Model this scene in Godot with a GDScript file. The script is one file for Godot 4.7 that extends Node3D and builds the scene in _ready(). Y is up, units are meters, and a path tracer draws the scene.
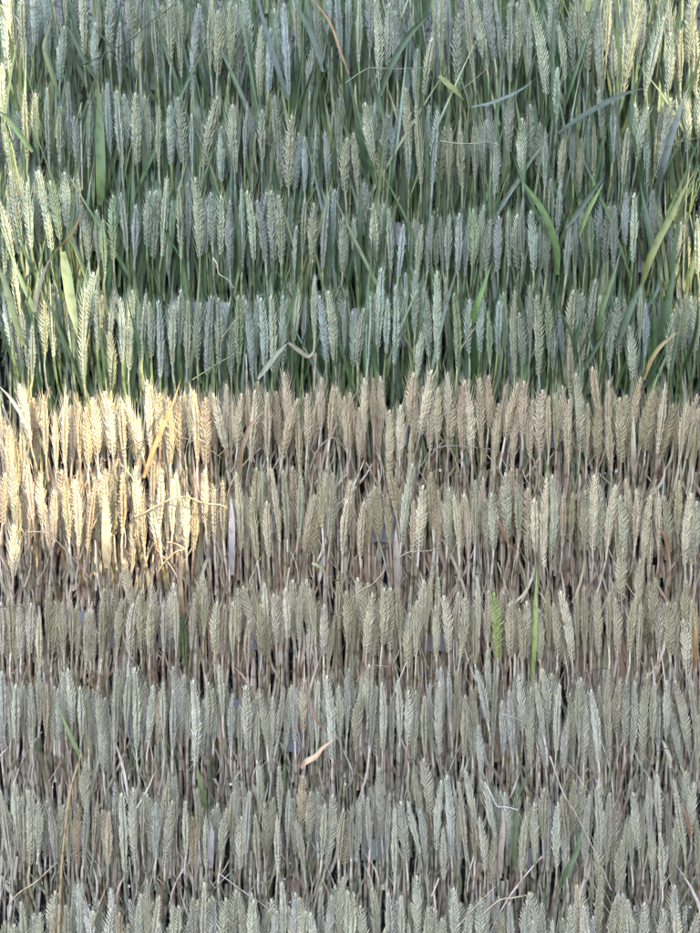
extends Node3D
# A display wall covered with tiers of wheat: green above, straw-coloured in the middle, grey-green below, in the shade of an added, unseen tree with sun flecks.

const K := 0.0012          # metres per photo pixel on the plane of the ears
const ZP := 0.05          # that plane
const DIST := 1.15         # camera to that plane
const CY := 1.45           # camera height
const SUN := Vector3(0.72, 0.38, 0.58)   # towards the sun

var rng := RandomNumberGenerator.new()
var counts := {}
var mats := {}
var ear_meshes := {}
var awn_meshes := {}

# Where the ears stand: per tier and 175 px wide column, [tip x, tip y, base x, base y, tone] in quarter pixels from the column's corner.
const TIER_TOP := [0, 80, 165, 265, 365, 455, 555, 655, 755, 840]
const EARS := [
[
[[10,-80,35,285,0],[35,-40,70,280,0],[75,-70,95,235,2],[105,-60,125,230,1],[145,-100,140,180,2],[270,-120,262,90,0],[335,-90,335,215,0],[370,80,385,310,2],[395,0,400,200,0],[435,-80,440,240,2],[475,80,480,330,1],[520,-60,530,170,2],[555,130,550,290,0],[610,10,632,305,2],[680,-40,685,275,0],[250,90,240,330,2],[580,-100,585,250,1]],
[[30,10,25,310,0],[85,0,70,380,1],[105,60,110,330,2],[140,-20,140,270,0],[180,30,170,300,0],[235,0,220,280,0],[285,-40,300,270,2],[335,90,340,390,0],[385,100,375,370,1],[435,0,455,390,1],[480,-30,485,130,0],[560,-60,580,230,2],[650,-60,665,250,1],[620,-90,630,130,1],[10,-150,5,100,2],[540,200,540,340,2]],
[[40,-40,35,260,0],[115,-20,115,320,0],[150,0,150,270,2],[180,30,190,330,1],[208,-60,208,140,2],[320,140,295,380,0],[365,-60,365,250,0],[265,200,262,395,1],[455,-60,500,340,0],[420,40,435,350,2],[490,-20,550,280,0],[530,-40,580,240,1],[640,0,640,330,2],[670,0,670,280,0],[600,60,615,320,1],[75,-90,80,200,1],[690,-60,695,200,2]],
[[50,20,85,380,0],[15,60,20,300,2],[145,100,160,310,0],[105,-40,110,230,2],[215,-50,215,180,0],[245,40,250,280,0],[285,-40,305,380,2],[335,-40,325,220,0],[350,150,355,330,1],[455,-60,395,370,0],[430,-100,420,150,0],[545,60,480,380,2],[620,120,620,330,0],[570,-60,575,200,2],[660,-60,655,250,0],[690,100,680,380,0],[590,120,570,370,2]]],
[
[[10,-60,10,130,0],[25,160,50,370,0],[90,40,110,320,0],[130,40,150,280,0],[185,20,198,330,2],[240,95,240,330,0],[280,0,280,290,1],[360,60,355,360,2],[310,150,310,350,1],[430,0,440,330,1],[465,30,490,350,2],[540,40,550,340,0],[635,90,635,345,0],[680,90,685,340,2],[500,60,505,260,2]],
[[25,60,35,340,2],[65,140,70,330,1],[160,50,115,350,0],[185,180,185,400,2],[215,90,240,380,0],[345,130,350,300,2],[405,60,410,280,2],[425,200,425,420,1],[455,130,455,430,0],[490,200,480,440,1],[565,140,550,420,2],[520,230,520,430,1],[610,220,612,400,1],[675,230,680,440,0],[100,120,100,300,1],[655,80,650,260,2],[290,120,280,290,1]],
[[15,210,30,420,0],[50,80,95,330,0],[95,100,95,280,2],[110,250,130,430,0],[140,140,140,330,1],[220,20,240,290,0],[265,80,285,420,0],[340,110,330,420,1],[400,180,395,420,0],[435,200,450,430,0],[495,170,500,400,2],[560,100,565,290,1],[635,40,635,290,2],[680,140,690,400,0],[595,260,580,440,2],[165,150,165,330,1],[230,200,235,380,2]],
[[80,200,80,420,2],[125,-40,125,140,0],[150,220,140,400,0],[190,120,190,400,1],[220,240,215,430,0],[275,150,275,400,0],[310,50,310,220,2],[350,70,350,330,1],[410,180,390,420,0],[370,170,375,340,2],[480,110,450,310,0],[490,180,485,420,2],[600,60,530,400,2],[560,60,570,240,0],[650,60,650,280,0],[20,100,20,300,2],[690,40,690,200,0]]],
[
[[5,150,50,350,2],[30,130,75,350,0],[40,10,85,320,2],[75,20,80,180,0],[105,60,125,340,0],[165,10,205,340,0],[250,20,270,250,2],[290,40,300,280,2],[205,50,240,300,3],[310,30,325,250,1],[340,160,355,370,2],[440,110,455,380,3],[485,100,510,350,2],[540,170,540,350,1],[588,100,588,320,2],[625,90,612,375,2],[670,30,648,370,0],[690,150,685,340,2],[20,170,20,440,0],[410,220,420,420,3]],
[[20,70,25,380,0],[60,60,50,350,1],[95,40,100,370,0],[150,120,150,300,2],[178,110,185,360,0],[218,130,220,420,1],[265,85,270,420,2],[300,90,315,380,0],[340,130,365,400,1],[385,90,395,380,2],[430,110,425,400,0],[510,140,510,340,2],[550,140,550,400,0],[605,110,590,420,1],[675,200,672,430,2],[635,90,630,320,1],[485,250,485,440,2],[360,120,375,300,1],[125,150,125,330,1]],
[[45,80,45,260,1],[15,220,25,410,2],[92,140,100,400,0],[155,160,165,420,2],[215,240,195,440,1],[280,240,270,440,0],[325,190,310,430,1],[395,190,390,420,2],[440,180,430,430,1],[590,200,590,420,1],[635,180,635,400,2],[685,150,690,380,1],[550,220,545,420,2],[505,170,490,400,3],[365,220,370,400,1],[470,230,460,440,1]],
[[30,170,35,430,2],[105,60,105,250,2],[140,80,130,260,2],[95,240,85,430,2],[360,150,355,420,1],[400,120,400,300,1],[440,100,430,390,0],[515,110,515,300,1],[180,240,165,430,2],[260,180,265,360,3],[690,210,690,430,0],[610,230,600,430,0],[580,240,585,430,2],[290,130,290,330,1],[200,220,200,400,1],[535,200,545,400,2]]],
[
[[10,100,45,330,2],[50,0,75,180,0],[60,200,90,390,2],[130,250,130,440,2],[200,60,215,370,0],[235,120,240,360,2],[280,190,290,370,2],[325,80,335,460,0],[395,90,390,350,2],[455,100,440,320,1],[450,270,450,470,0],[490,120,490,400,1],[530,90,515,420,0],[580,100,570,370,2],[610,140,605,370,2],[645,130,640,450,1],[690,150,690,400,0],[50,260,80,420,2],[560,170,560,340,2],[410,120,410,330,0],[360,40,360,220,2],[170,150,180,340,0]],
[[10,130,5,330,0],[50,130,50,420,0],[90,140,90,380,2],[135,110,130,440,1],[175,120,175,400,2],[255,110,255,400,3],[230,230,225,430,2],[295,130,310,440,1],[330,110,325,370,2],[358,120,358,410,2],[395,110,390,430,0],[435,110,430,400,2],[495,90,475,300,0],[520,130,515,340,1],[550,30,560,300,0],[590,110,605,390,1],[628,90,638,390,0],[680,150,680,340,1],[20,100,20,300,2]],
[[45,160,30,400,2],[80,110,70,410,2],[125,0,110,330,2],[195,70,175,400,2],[150,140,145,340,2],[215,110,212,310,2],[265,10,260,280,2],[285,200,270,440,0],[310,80,315,370,2],[350,10,350,390,0],[378,40,395,350,0],[430,100,430,420,3],[468,140,475,340,2],[520,150,520,330,2],[595,150,590,340,1],[645,90,660,440,0],[15,180,12,400,2],[690,200,690,380,2],[555,180,560,400,3],[615,100,620,330,3],[100,120,100,320,0]],
[[20,70,20,340,2],[60,110,55,440,0],[95,120,95,340,3],[180,110,180,290,0],[215,120,212,330,2],[240,100,230,380,0],[270,60,260,260,2],[305,120,305,330,0],[345,190,340,400,2],[380,120,375,360,2],[430,250,430,440,0],[490,160,480,350,1],[465,100,460,280,0],[585,190,575,410,0],[635,120,630,330,0],[180,300,185,470,0],[690,130,680,340,0],[110,220,110,400,1],[220,330,215,490,2]]],
[
[[75,70,120,300,0],[95,100,110,330,0],[140,140,140,330,1],[175,110,185,360,0],[220,190,225,400,0],[255,110,260,400,0],[285,160,290,380,1],[315,140,320,380,0],[350,160,355,400,0],[385,120,390,360,0],[410,100,430,330,0],[440,140,450,350,0],[480,120,500,380,0],[520,150,570,360,0],[590,50,600,330,0],[645,110,640,330,0],[685,120,680,400,0],[550,200,560,420,0],[30,250,45,450,1],[85,220,95,420,0],[10,200,20,430,1]],
[[10,120,20,350,0],[85,90,90,390,0],[120,120,125,400,1],[150,110,200,330,0],[205,90,205,260,0],[255,110,250,330,0],[330,90,300,390,0],[370,100,370,370,1],[400,110,415,310,1],[480,120,430,370,0],[490,180,500,430,0],[540,110,530,330,0],[590,60,585,240,1],[630,90,620,280,0],[680,130,690,330,0],[60,110,60,300,0],[230,150,225,350,0],[450,40,450,220,1],[290,100,300,300,1]],
[[55,60,60,250,0],[45,180,40,360,1],[90,60,95,250,1],[120,60,125,230,0],[105,190,110,380,1],[160,170,160,430,0],[205,160,200,370,0],[240,30,245,240,0],[260,90,255,310,1],[330,10,280,280,0],[325,130,320,330,1],[355,90,350,300,2],[395,40,390,220,0],[410,110,395,340,2],[440,60,450,350,1],[475,50,485,360,0],[520,40,525,330,0],[560,50,555,240,1],[590,150,578,370,0],[660,60,620,300,0],[660,180,650,370,1],[245,270,240,455,2],[10,120,5,300,1],[690,60,690,280,1]],
[[18,130,20,370,0],[55,90,60,350,1],[92,120,95,340,0],[120,110,125,330,2],[165,130,175,390,0],[180,-80,180,100,3],[220,20,220,350,3],[245,150,245,370,2],[270,30,290,180,0],[290,150,290,380,2],[335,220,345,410,0],[335,80,330,240,1],[380,120,385,390,2],[450,60,435,240,0],[515,90,480,350,2],[490,140,460,330,2],[565,60,530,350,0],[600,150,540,380,2],[640,150,620,370,0],[600,180,595,370,2],[690,190,650,350,0],[690,220,675,400,2],[680,130,640,300,1]]],
[
[[10,90,10,250,1],[45,40,60,250,3],[70,180,75,350,3],[60,290,55,470,0],[110,50,130,240,1],[130,130,120,330,1],[155,90,170,260,1],[215,150,215,330,1],[240,70,240,250,1],[260,130,275,320,2],[310,90,315,370,0],[375,110,350,380,1],[370,150,355,330,1],[410,60,420,260,0],[425,120,430,400,0],[490,60,490,320,0],[550,40,550,260,0],[610,30,610,200,0],[600,180,640,380,0],[650,50,640,280,0],[690,100,690,300,0],[560,160,575,350,0],[185,220,205,380,1],[535,230,530,420,0],[670,150,670,330,0],[330,200,335,380,1]],
[[15,60,15,350,0],[45,140,45,380,0],[85,180,75,370,0],[120,70,120,250,1],[190,90,195,350,0],[165,150,160,320,1],[255,60,265,380,2],[300,160,330,420,2],[355,180,375,400,0],[345,80,345,260,3],[390,40,420,350,0],[440,50,450,340,3],[515,70,495,330,3],[545,150,515,380,0],[590,60,590,300,2],[645,60,620,350,3],[680,180,670,380,1],[560,190,530,400,1],[690,110,690,300,0],[320,60,320,240,2],[230,180,225,380,3]],
[[10,120,10,380,1],[45,180,40,400,1],[75,160,75,350,0],[145,0,185,240,0],[240,20,205,360,3],[145,160,160,350,2],[295,110,275,380,0],[325,60,330,290,2],[350,130,350,400,1],[390,120,390,360,3],[425,160,435,360,0],[370,210,350,380,1],[500,90,500,360,3],[470,180,475,380,1],[575,140,575,380,3],[620,60,630,340,3],[675,120,675,340,3],[545,180,550,380,3],[600,130,605,330,1],[450,160,445,350,0],[260,190,250,380,1],[400,220,390,400,3]],
[[35,180,40,370,0],[75,80,75,450,0],[125,70,105,400,3],[155,150,150,350,0],[10,120,10,400,1],[190,160,180,340,2],[240,130,240,390,3],[275,70,270,380,0],[300,110,300,380,3],[350,110,330,370,0],[370,160,370,410,2],[395,150,395,400,3],[450,130,440,360,1],[490,150,475,420,0],[535,140,535,380,0],[570,150,575,400,3],[615,110,610,300,2],[650,140,640,440,0],[690,180,680,400,3],[505,290,495,470,0],[215,160,220,370,1],[665,230,665,420,0]]],
[
[[10,200,10,380,1],[40,170,45,380,2],[25,220,30,400,1],[80,200,85,400,1],[120,200,120,380,1],[155,240,160,440,0],[195,130,195,330,2],[215,190,210,380,2],[245,200,255,380,2],[290,190,288,370,1],[312,210,310,390,2],[350,230,345,430,2],[410,180,408,420,2],[425,140,410,330,2],[480,180,470,370,2],[520,210,520,370,1],[495,40,530,200,0],[565,130,565,380,2],[600,210,600,380,2],[655,200,655,360,1],[690,100,680,340,0],[620,130,620,300,1],[235,240,245,400,1],[60,240,70,430,2],[375,230,375,400,1]],
[[75,140,65,380,1],[125,80,115,330,2],[155,200,160,370,2],[190,210,190,380,1],[250,140,255,330,3],[228,200,230,370,2],[270,140,320,310,1],[340,210,345,380,2],[360,130,365,290,0],[375,240,370,400,2],[445,150,450,310,0],[497,100,500,370,3],[525,100,535,300,2],[545,150,560,310,2],[600,210,595,380,1],[632,260,615,430,2],[655,90,655,280,3],[690,160,690,330,2],[540,260,535,420,1],[290,280,290,430,1],[405,170,405,330,1],[10,140,5,390,2],[35,240,40,440,5],[425,180,425,340,1],[645,240,645,400,2]],
[[90,140,65,400,0],[145,120,130,360,2],[165,120,160,380,2],[195,140,200,320,2],[10,190,10,360,2],[270,180,265,400,2],[320,60,305,300,3],[225,230,230,440,2],[390,150,395,390,0],[345,220,345,380,2],[355,100,350,280,2],[475,160,440,410,2],[515,70,515,330,0],[590,140,590,420,4],[632,190,640,400,0],[655,180,660,390,0],[500,240,500,420,2],[425,160,425,330,1],[690,230,690,400,2],[245,220,250,380,1],[550,160,550,330,1],[65,120,55,300,2]],
[[10,180,10,400,0],[60,230,60,400,2],[90,150,95,350,2],[155,130,190,420,0],[125,190,130,400,3],[235,110,240,400,3],[205,160,210,350,2],[290,130,295,400,0],[335,150,335,360,3],[375,160,370,400,0],[430,170,420,380,2],[455,30,455,200,0],[465,180,450,420,3],[515,90,510,300,3],[540,170,535,370,1],[575,200,580,380,2],[640,110,640,300,2],[605,190,600,400,1],[670,190,670,370,2],[685,190,685,410,1],[270,190,265,370,1],[385,-20,385,170,2],[640,270,645,440,0]]],
[
[[5,60,15,280,1],[40,140,45,320,0],[62,110,65,340,2],[90,130,95,310,1],[125,100,130,380,2],[160,70,160,250,0],[185,130,185,300,3],[235,140,240,330,1],[260,80,262,260,2],[285,50,290,270,0],[325,140,325,310,2],[350,140,355,380,2],[395,120,405,340,0],[410,260,415,460,2],[465,20,460,390,2],[510,60,505,300,2],[550,40,545,380,2],[575,120,570,300,1],[615,110,595,360,0],[655,120,655,300,2],[695,130,690,380,1],[105,160,100,330,3],[10,200,10,350,1],[640,160,635,330,3]],
[[5,60,5,230,1],[25,70,25,320,1],[55,150,50,320,2],[90,90,80,430,0],[140,120,135,300,2],[155,140,155,330,1],[185,60,190,220,2],[182,220,188,380,3],[225,150,225,370,1],[285,110,290,380,0],[260,210,262,390,2],[350,140,370,370,2],[385,160,388,390,0],[435,120,408,360,0],[455,110,445,370,2],[480,150,480,330,1],[510,90,515,300,3],[565,90,570,350,2],[545,180,550,340,1],[620,70,630,420,0],[660,140,660,300,2],[690,90,690,290,1],[328,240,328,400,2],[110,180,110,380,1]],
[[5,70,8,240,1],[30,160,25,370,2],[70,50,72,220,2],[95,110,80,370,1],[140,100,130,380,0],[165,180,168,360,1],[200,100,200,320,0],[240,140,230,350,0],[265,130,255,420,2],[290,150,300,400,2],[310,110,330,400,1],[345,100,360,400,0],[365,40,370,270,1],[395,40,400,270,1],[430,60,430,310,2],[410,180,405,350,3],[460,150,455,410,2],[480,140,510,320,2],[520,70,550,260,1],[550,-10,555,170,2],[580,10,570,380,2],[635,130,650,400,1],[610,190,615,370,1],[685,70,690,300,0],[660,130,665,370,1],[520,300,525,460,1],[480,220,490,380,2],[45,90,45,260,2]],
[[10,120,25,430,2],[45,110,75,320,0],[85,50,90,280,2],[128,100,125,390,0],[160,270,155,430,1],[60,250,80,430,1],[185,140,190,380,2],[210,100,215,320,2],[240,80,235,440,2],[275,130,295,430,0],[320,50,340,420,2],[365,110,365,300,2],[405,90,400,370,1],[450,90,425,420,0],[475,60,470,430,2],[510,110,510,330,2],[570,90,565,330,2],[615,90,655,390,0],[665,60,680,320,2],[590,230,625,440,1],[265,270,265,440,1],[690,250,690,430,2],[530,180,530,340,1]]],
[
[[5,130,50,470,0],[55,130,70,300,2],[80,150,95,430,2],[130,130,120,440,2],[160,190,155,380,2],[205,220,220,400,1],[275,150,275,440,2],[305,190,305,420,3],[335,50,345,200,2],[350,160,335,420,0],[390,190,375,400,2],[415,220,430,420,2],[440,240,435,420,3],[460,110,465,330,1],[485,140,500,470,0],[520,120,540,430,0],[575,160,570,340,2],[625,180,625,420,1],[690,170,660,440,0],[240,210,240,400,2],[25,230,45,420,2],[675,80,670,260,2]],
[[5,100,5,280,1],[45,180,45,400,2],[75,260,70,430,3],[125,250,125,430,2],[95,140,95,320,2],[200,220,185,410,2],[230,150,225,330,2],[250,90,250,270,1],[260,250,262,440,0],[290,130,285,400,1],[320,230,335,470,2],[345,50,340,220,2],[370,200,360,380,2],[410,260,412,460,0],[420,50,420,230,2],[490,270,515,450,0],[455,150,450,330,1],[505,100,505,260,3],[545,160,535,330,2],[570,160,570,330,1],[600,210,590,380,2],[650,150,605,440,0],[665,220,655,400,2],[695,200,680,440,2],[150,230,140,400,2]],
[[5,220,5,400,1],[40,180,25,430,0],[70,170,80,370,1],[120,40,125,330,1],[155,150,150,370,1],[180,200,180,520,0],[260,60,285,290,2],[230,200,275,370,0],[300,10,320,230,0],[290,220,300,400,1],[355,90,345,380,0],[400,70,405,410,1],[370,310,375,480,2],[440,100,465,420,0],[465,60,500,280,2],[490,190,500,420,2],[540,120,575,300,0],[530,260,540,440,2],[570,320,570,500,2],[585,130,590,320,1],[630,160,630,340,1],[695,230,685,470,2],[430,220,435,400,2],[310,160,320,330,2]],
[[15,180,10,350,2],[35,180,40,430,2],[65,140,70,320,2],[95,160,90,470,1],[120,180,128,450,0],[150,170,170,350,2],[155,290,165,470,1],[190,110,195,290,2],[245,150,240,450,1],[225,120,225,300,2],[300,110,300,400,0],[340,140,325,440,0],[295,330,295,500,2],[380,350,375,530,2],[430,140,455,380,0],[495,80,495,330,1],[525,60,540,300,0],[510,290,510,470,2],[545,320,550,510,2],[570,150,570,360,1],[600,100,640,400,0],[620,200,600,430,2],[670,120,665,300,0],[600,310,590,490,2],[425,250,425,430,2],[690,270,690,450,2],[470,220,470,400,2],[200,200,200,380,1],[260,160,255,340,2]]],
[
[[95,240,95,500,2],[160,280,160,520,2],[210,290,210,540,3],[265,250,265,520,2],[325,160,322,440,0],[360,270,360,540,0],[430,260,430,540,0],[480,280,475,540,3],[550,210,560,450,2],[575,150,600,440,2],[640,330,640,560,1],[690,240,690,520,2],[60,330,60,560,2],[510,330,515,560,2]],
[[70,220,70,460,1],[120,160,110,440,2],[40,320,35,560,1],[190,220,190,480,2],[270,200,275,460,2],[325,290,325,540,2],[440,160,430,440,0],[480,200,480,440,1],[555,280,560,540,0],[625,210,610,480,1],[660,140,660,400,2],[585,180,585,440,1],[510,270,510,520,2],[395,270,390,520,1],[690,190,690,440,2]],
[[55,250,50,500,2],[155,200,160,460,1],[205,210,210,460,2],[265,130,270,400,2],[240,320,245,560,2],[310,260,310,500,2],[355,300,355,560,0],[415,180,425,440,0],[545,200,540,460,1],[610,280,610,520,2],[470,250,470,500,2],[640,240,640,480,1],[690,280,690,520,1],[380,290,380,520,1],[20,330,15,560,1]],
[[30,310,35,560,0],[70,240,70,500,1],[110,310,110,560,0],[180,250,185,500,2],[295,130,295,400,2],[210,170,210,420,3],[380,200,385,470,2],[480,240,470,500,0],[600,170,600,430,1],[690,270,640,520,0],[350,230,345,480,2],[240,310,240,560,2],[540,280,540,520,2],[575,320,575,560,1],[260,290,262,540,1],[430,310,430,560,2]]]
]
# ---------------------------------------------------------------- geometry helpers
class Geo:
	var v := PackedVector3Array()
	var n := PackedVector3Array()
	var c := PackedColorArray()
	var uv := PackedVector2Array()
	var i := PackedInt32Array()
	func commit() -> ArrayMesh:
		var a := []
		a.resize(Mesh.ARRAY_MAX)
		a[Mesh.ARRAY_VERTEX] = v
		a[Mesh.ARRAY_NORMAL] = n
		a[Mesh.ARRAY_COLOR] = c
		a[Mesh.ARRAY_TEX_UV] = uv
		a[Mesh.ARRAY_INDEX] = i
		var m := ArrayMesh.new()
		m.add_surface_from_arrays(Mesh.PRIMITIVE_TRIANGLES, a)
		return m
	func vert(p: Vector3, nn: Vector3, col: Color, t := Vector2.ZERO):
		v.append(p); n.append(nn); c.append(col); uv.append(t)
	func tri(a: int, b: int, d: int):
		i.append(a); i.append(b); i.append(d)
	func tangent(pts: Array, k: int) -> Vector3:
		var a: Vector3 = pts[max(k - 1, 0)]
		var b: Vector3 = pts[min(k + 1, pts.size() - 1)]
		return (b - a).normalized()
	# a round stalk through the points; closed at both ends
	func tube(pts: Array, radii: Array, sides: int, cols: Array, flat := 1.0):
		var first := v.size()
		var len := 0.0
		for k in pts.size():
			var t := tangent(pts, k)
			if k > 0: len += (pts[k] - pts[k - 1]).length()
			var u := t.cross(Vector3(0.02, 0.03, 1)).normalized()
			var w := u.cross(t).normalized()
			for s in sides:
				var a := TAU * s / sides
				var nn := u * cos(a) + w * sin(a)
				vert(pts[k] + (u * cos(a) + w * sin(a) * flat) * radii[k], nn, cols[k], Vector2(float(s) / sides, len * 12.0))
		for k in pts.size() - 1:
			for s in sides:
				var a := first + k * sides + s
				var b := first + k * sides + (s + 1) % sides
				tri(a, b, a + sides); tri(b, b + sides, a + sides)
		for e in [0, pts.size() - 1]:
			var o := v.size()
			vert(pts[e], tangent(pts, e) * (-1.0 if e == 0 else 1.0), cols[e])
			for s in sides:
				var q0: int = first + e * sides + s
				var q1: int = first + e * sides + (s + 1) % sides
				if e == 0: tri(o, q1, q0)
				else: tri(o, q0, q1)
	# a leaf blade: three vertices across, folded along the midrib, turned by twist about its length
	func ribbon(pts: Array, widths: Array, twists: Array, cols: Array, fold: float):
		var first := v.size()
		var len := 0.0
		for k in pts.size():
			var t := tangent(pts, k)
			if k > 0: len += (pts[k] - pts[k - 1]).length()
			var side := t.cross(Vector3(0.05, 0.02, 1)).normalized()
			var face := side.cross(t).normalized()
			var s := side * cos(twists[k]) + face * sin(twists[k])
			var f := face * cos(twists[k]) - side * sin(twists[k])
			var h: float = widths[k] * 0.5
			var cc: Color = cols[k]
			vert(pts[k] - s * h + f * h * fold, (f + s * fold).normalized(), cc, Vector2(0, len * 12.0))
			vert(pts[k], f, cc * 1.12, Vector2(0.5, len * 12.0))
			vert(pts[k] + s * h + f * h * fold, (f - s * fold).normalized(), cc, Vector2(1, len * 12.0))
		for k in pts.size() - 1:
			for j in 2:
				var a := first + k * 3 + j
				tri(a, a + 3, a + 1); tri(a + 1, a + 3, a + 4)
	# one floret of an ear: a pointed husk with a keel
	func husk(p: Vector3, axis: Vector3, len: float, r: float, col: Color, front: Vector3):
		var first := v.size()
		var a := axis.normalized()
		var u := a.cross(front).normalized()
		var w := u.cross(a).normalized()
		var ts := [0.0, 0.16, 0.45, 0.75, 1.0]
		var rs := [0.45, 0.92, 1.0, 0.62, 0.06]
		for k in 5:
			for s in 5:
				var g := TAU * s / 5.0 + PI / 2
				var q := u * cos(g) + w * sin(g) * 0.8
				vert(p + a * len * ts[k] + q * r * rs[k], (u * cos(g) + w * sin(g) + a * (0.35 if k > 2 else -0.1)).normalized(), col)
		for k in 4:
			for s in 5:
				var x := first + k * 5 + s
				var y := first + k * 5 + (s + 1) % 5
				tri(x, y, x + 5); tri(y, y + 5, x + 5)
	func bristle(p: Vector3, q: Vector3, r: float, col: Color):
		var first := v.size()
		var t := (q - p).normalized()
		var u := t.cross(Vector3(0.1, 0.05, 1)).normalized()
		var w := u.cross(t)
		for s in 3:
			var a := TAU * s / 3.0
			var d := u * cos(a) + w * sin(a)
			vert(p + d * r, d, col)
		vert(q, t, col)
		for s in 3: tri(first + s, first + (s + 1) % 3, first + 3)
	func box(lo: Vector3, hi: Vector3, col: Color):
		for ax in 3:
			for sg in [-1.0, 1.0]:
				var nn := Vector3.ZERO
				nn[ax] = sg
				var first := v.size()
				for q in [[0, 0], [1, 0], [1, 1], [0, 1]]:
					var p := Vector3.ZERO
					p[ax] = hi[ax] if sg > 0 else lo[ax]
					var b := (ax + 1) % 3
					var d := (ax + 2) % 3
					p[b] = hi[b] if q[0] else lo[b]
					p[d] = hi[d] if q[1] else lo[d]
					vert(p, nn, col, Vector2(q[0], q[1]))
				if sg > 0:
					tri(first, first + 2, first + 1); tri(first, first + 3, first + 2)
				else:
					tri(first, first + 1, first + 2); tri(first, first + 2, first + 3)

func at(px: float, py: float, z: float) -> Vector3:
	var s := (ZP + DIST - z) / DIST
	return Vector3((px - 350.0) * K * s, CY - (py - 466.5) * K * s, z)

func numbered(called: String) -> String:
	var k: int = counts.get(called, 0)
	counts[called] = k + 1
	return called if k == 0 else "%s_%03d" % [called, k]

func part(called: String, mesh: Mesh, m: Material, parent: Node) -> MeshInstance3D:
	var o := MeshInstance3D.new()
	o.name = called
	o.mesh = mesh
	o.material_override = m
	o.cast_shadow = GeometryInstance3D.SHADOW_CASTING_SETTING_ON
	parent.add_child(o, true)
	return o

func tag(o: Node, label: String, category: String, group := "", kind := ""):
	o.set_meta("label", label)
	o.set_meta("category", category)
	if group: o.set_meta("group", group)
	if kind: o.set_meta("kind", kind)

func lin(r: float, g: float, b: float) -> Color:      # linear base colour for albedo_color
	return Color(r, g, b).linear_to_srgb()

func plain(key: String, albedo: Color, rough: float, vc := false) -> StandardMaterial3D:
	if mats.has(key): return mats[key]
	var m := StandardMaterial3D.new()
	m.albedo_color = albedo
	m.roughness = rough
	m.vertex_color_use_as_albedo = vc
	m.cull_mode = BaseMaterial3D.CULL_DISABLED
	mats[key] = m
	return m

func noise_image(size: int, freq: float, sd: int, ramp: Callable, oct := 4) -> ImageTexture:
	var f := FastNoiseLite.new()
	f.seed = sd
	f.frequency = freq
	f.fractal_octaves = oct
	var src := f.get_seamless_image(size, size)
	var img := Image.create(size, size, true, Image.FORMAT_RGB8)
	for y in size:
		for x in size:
			img.set_pixel(x, y, ramp.call(src.get_pixel(x, y).r, x, y))
	img.generate_mipmaps()
	return ImageTexture.create_from_image(img)

# fine lengthwise veins and blotches for blades and stalks (colour only, tinted by the vertex colours)
func vein_texture(sd: int, blotch: float) -> ImageTexture:
	var r := RandomNumberGenerator.new()
	r.seed = sd
	var f := FastNoiseLite.new()
	f.seed = sd
	f.frequency = 0.02
	var img := Image.create(64, 512, true, Image.FORMAT_RGB8)
	var vein := []
	for x in 64: vein.append(0.86 + 0.14 * (0.5 + 0.5 * sin(x * 1.6)) * r.randf_range(0.7, 1.0))
	for y in 512:
		for x in 64:
			var b := 1.0 - blotch * clampf(f.get_noise_2d(x * 0.6, y * 0.5) * 1.6, 0.0, 1.0)
			var q: float = vein[x] * b
			img.set_pixel(x, y, Color(q, q * (1.0 - (1.0 - b) * 0.15), q * (1.0 - (1.0 - b) * 0.4)))
	img.generate_mipmaps()
	return ImageTexture.create_from_image(img)

# ---------------------------------------------------------------- ears
const EAR_LEN := [0.042, 0.056, 0.070, 0.084, 0.098]
const EAR_VARIANTS := 4

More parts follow.
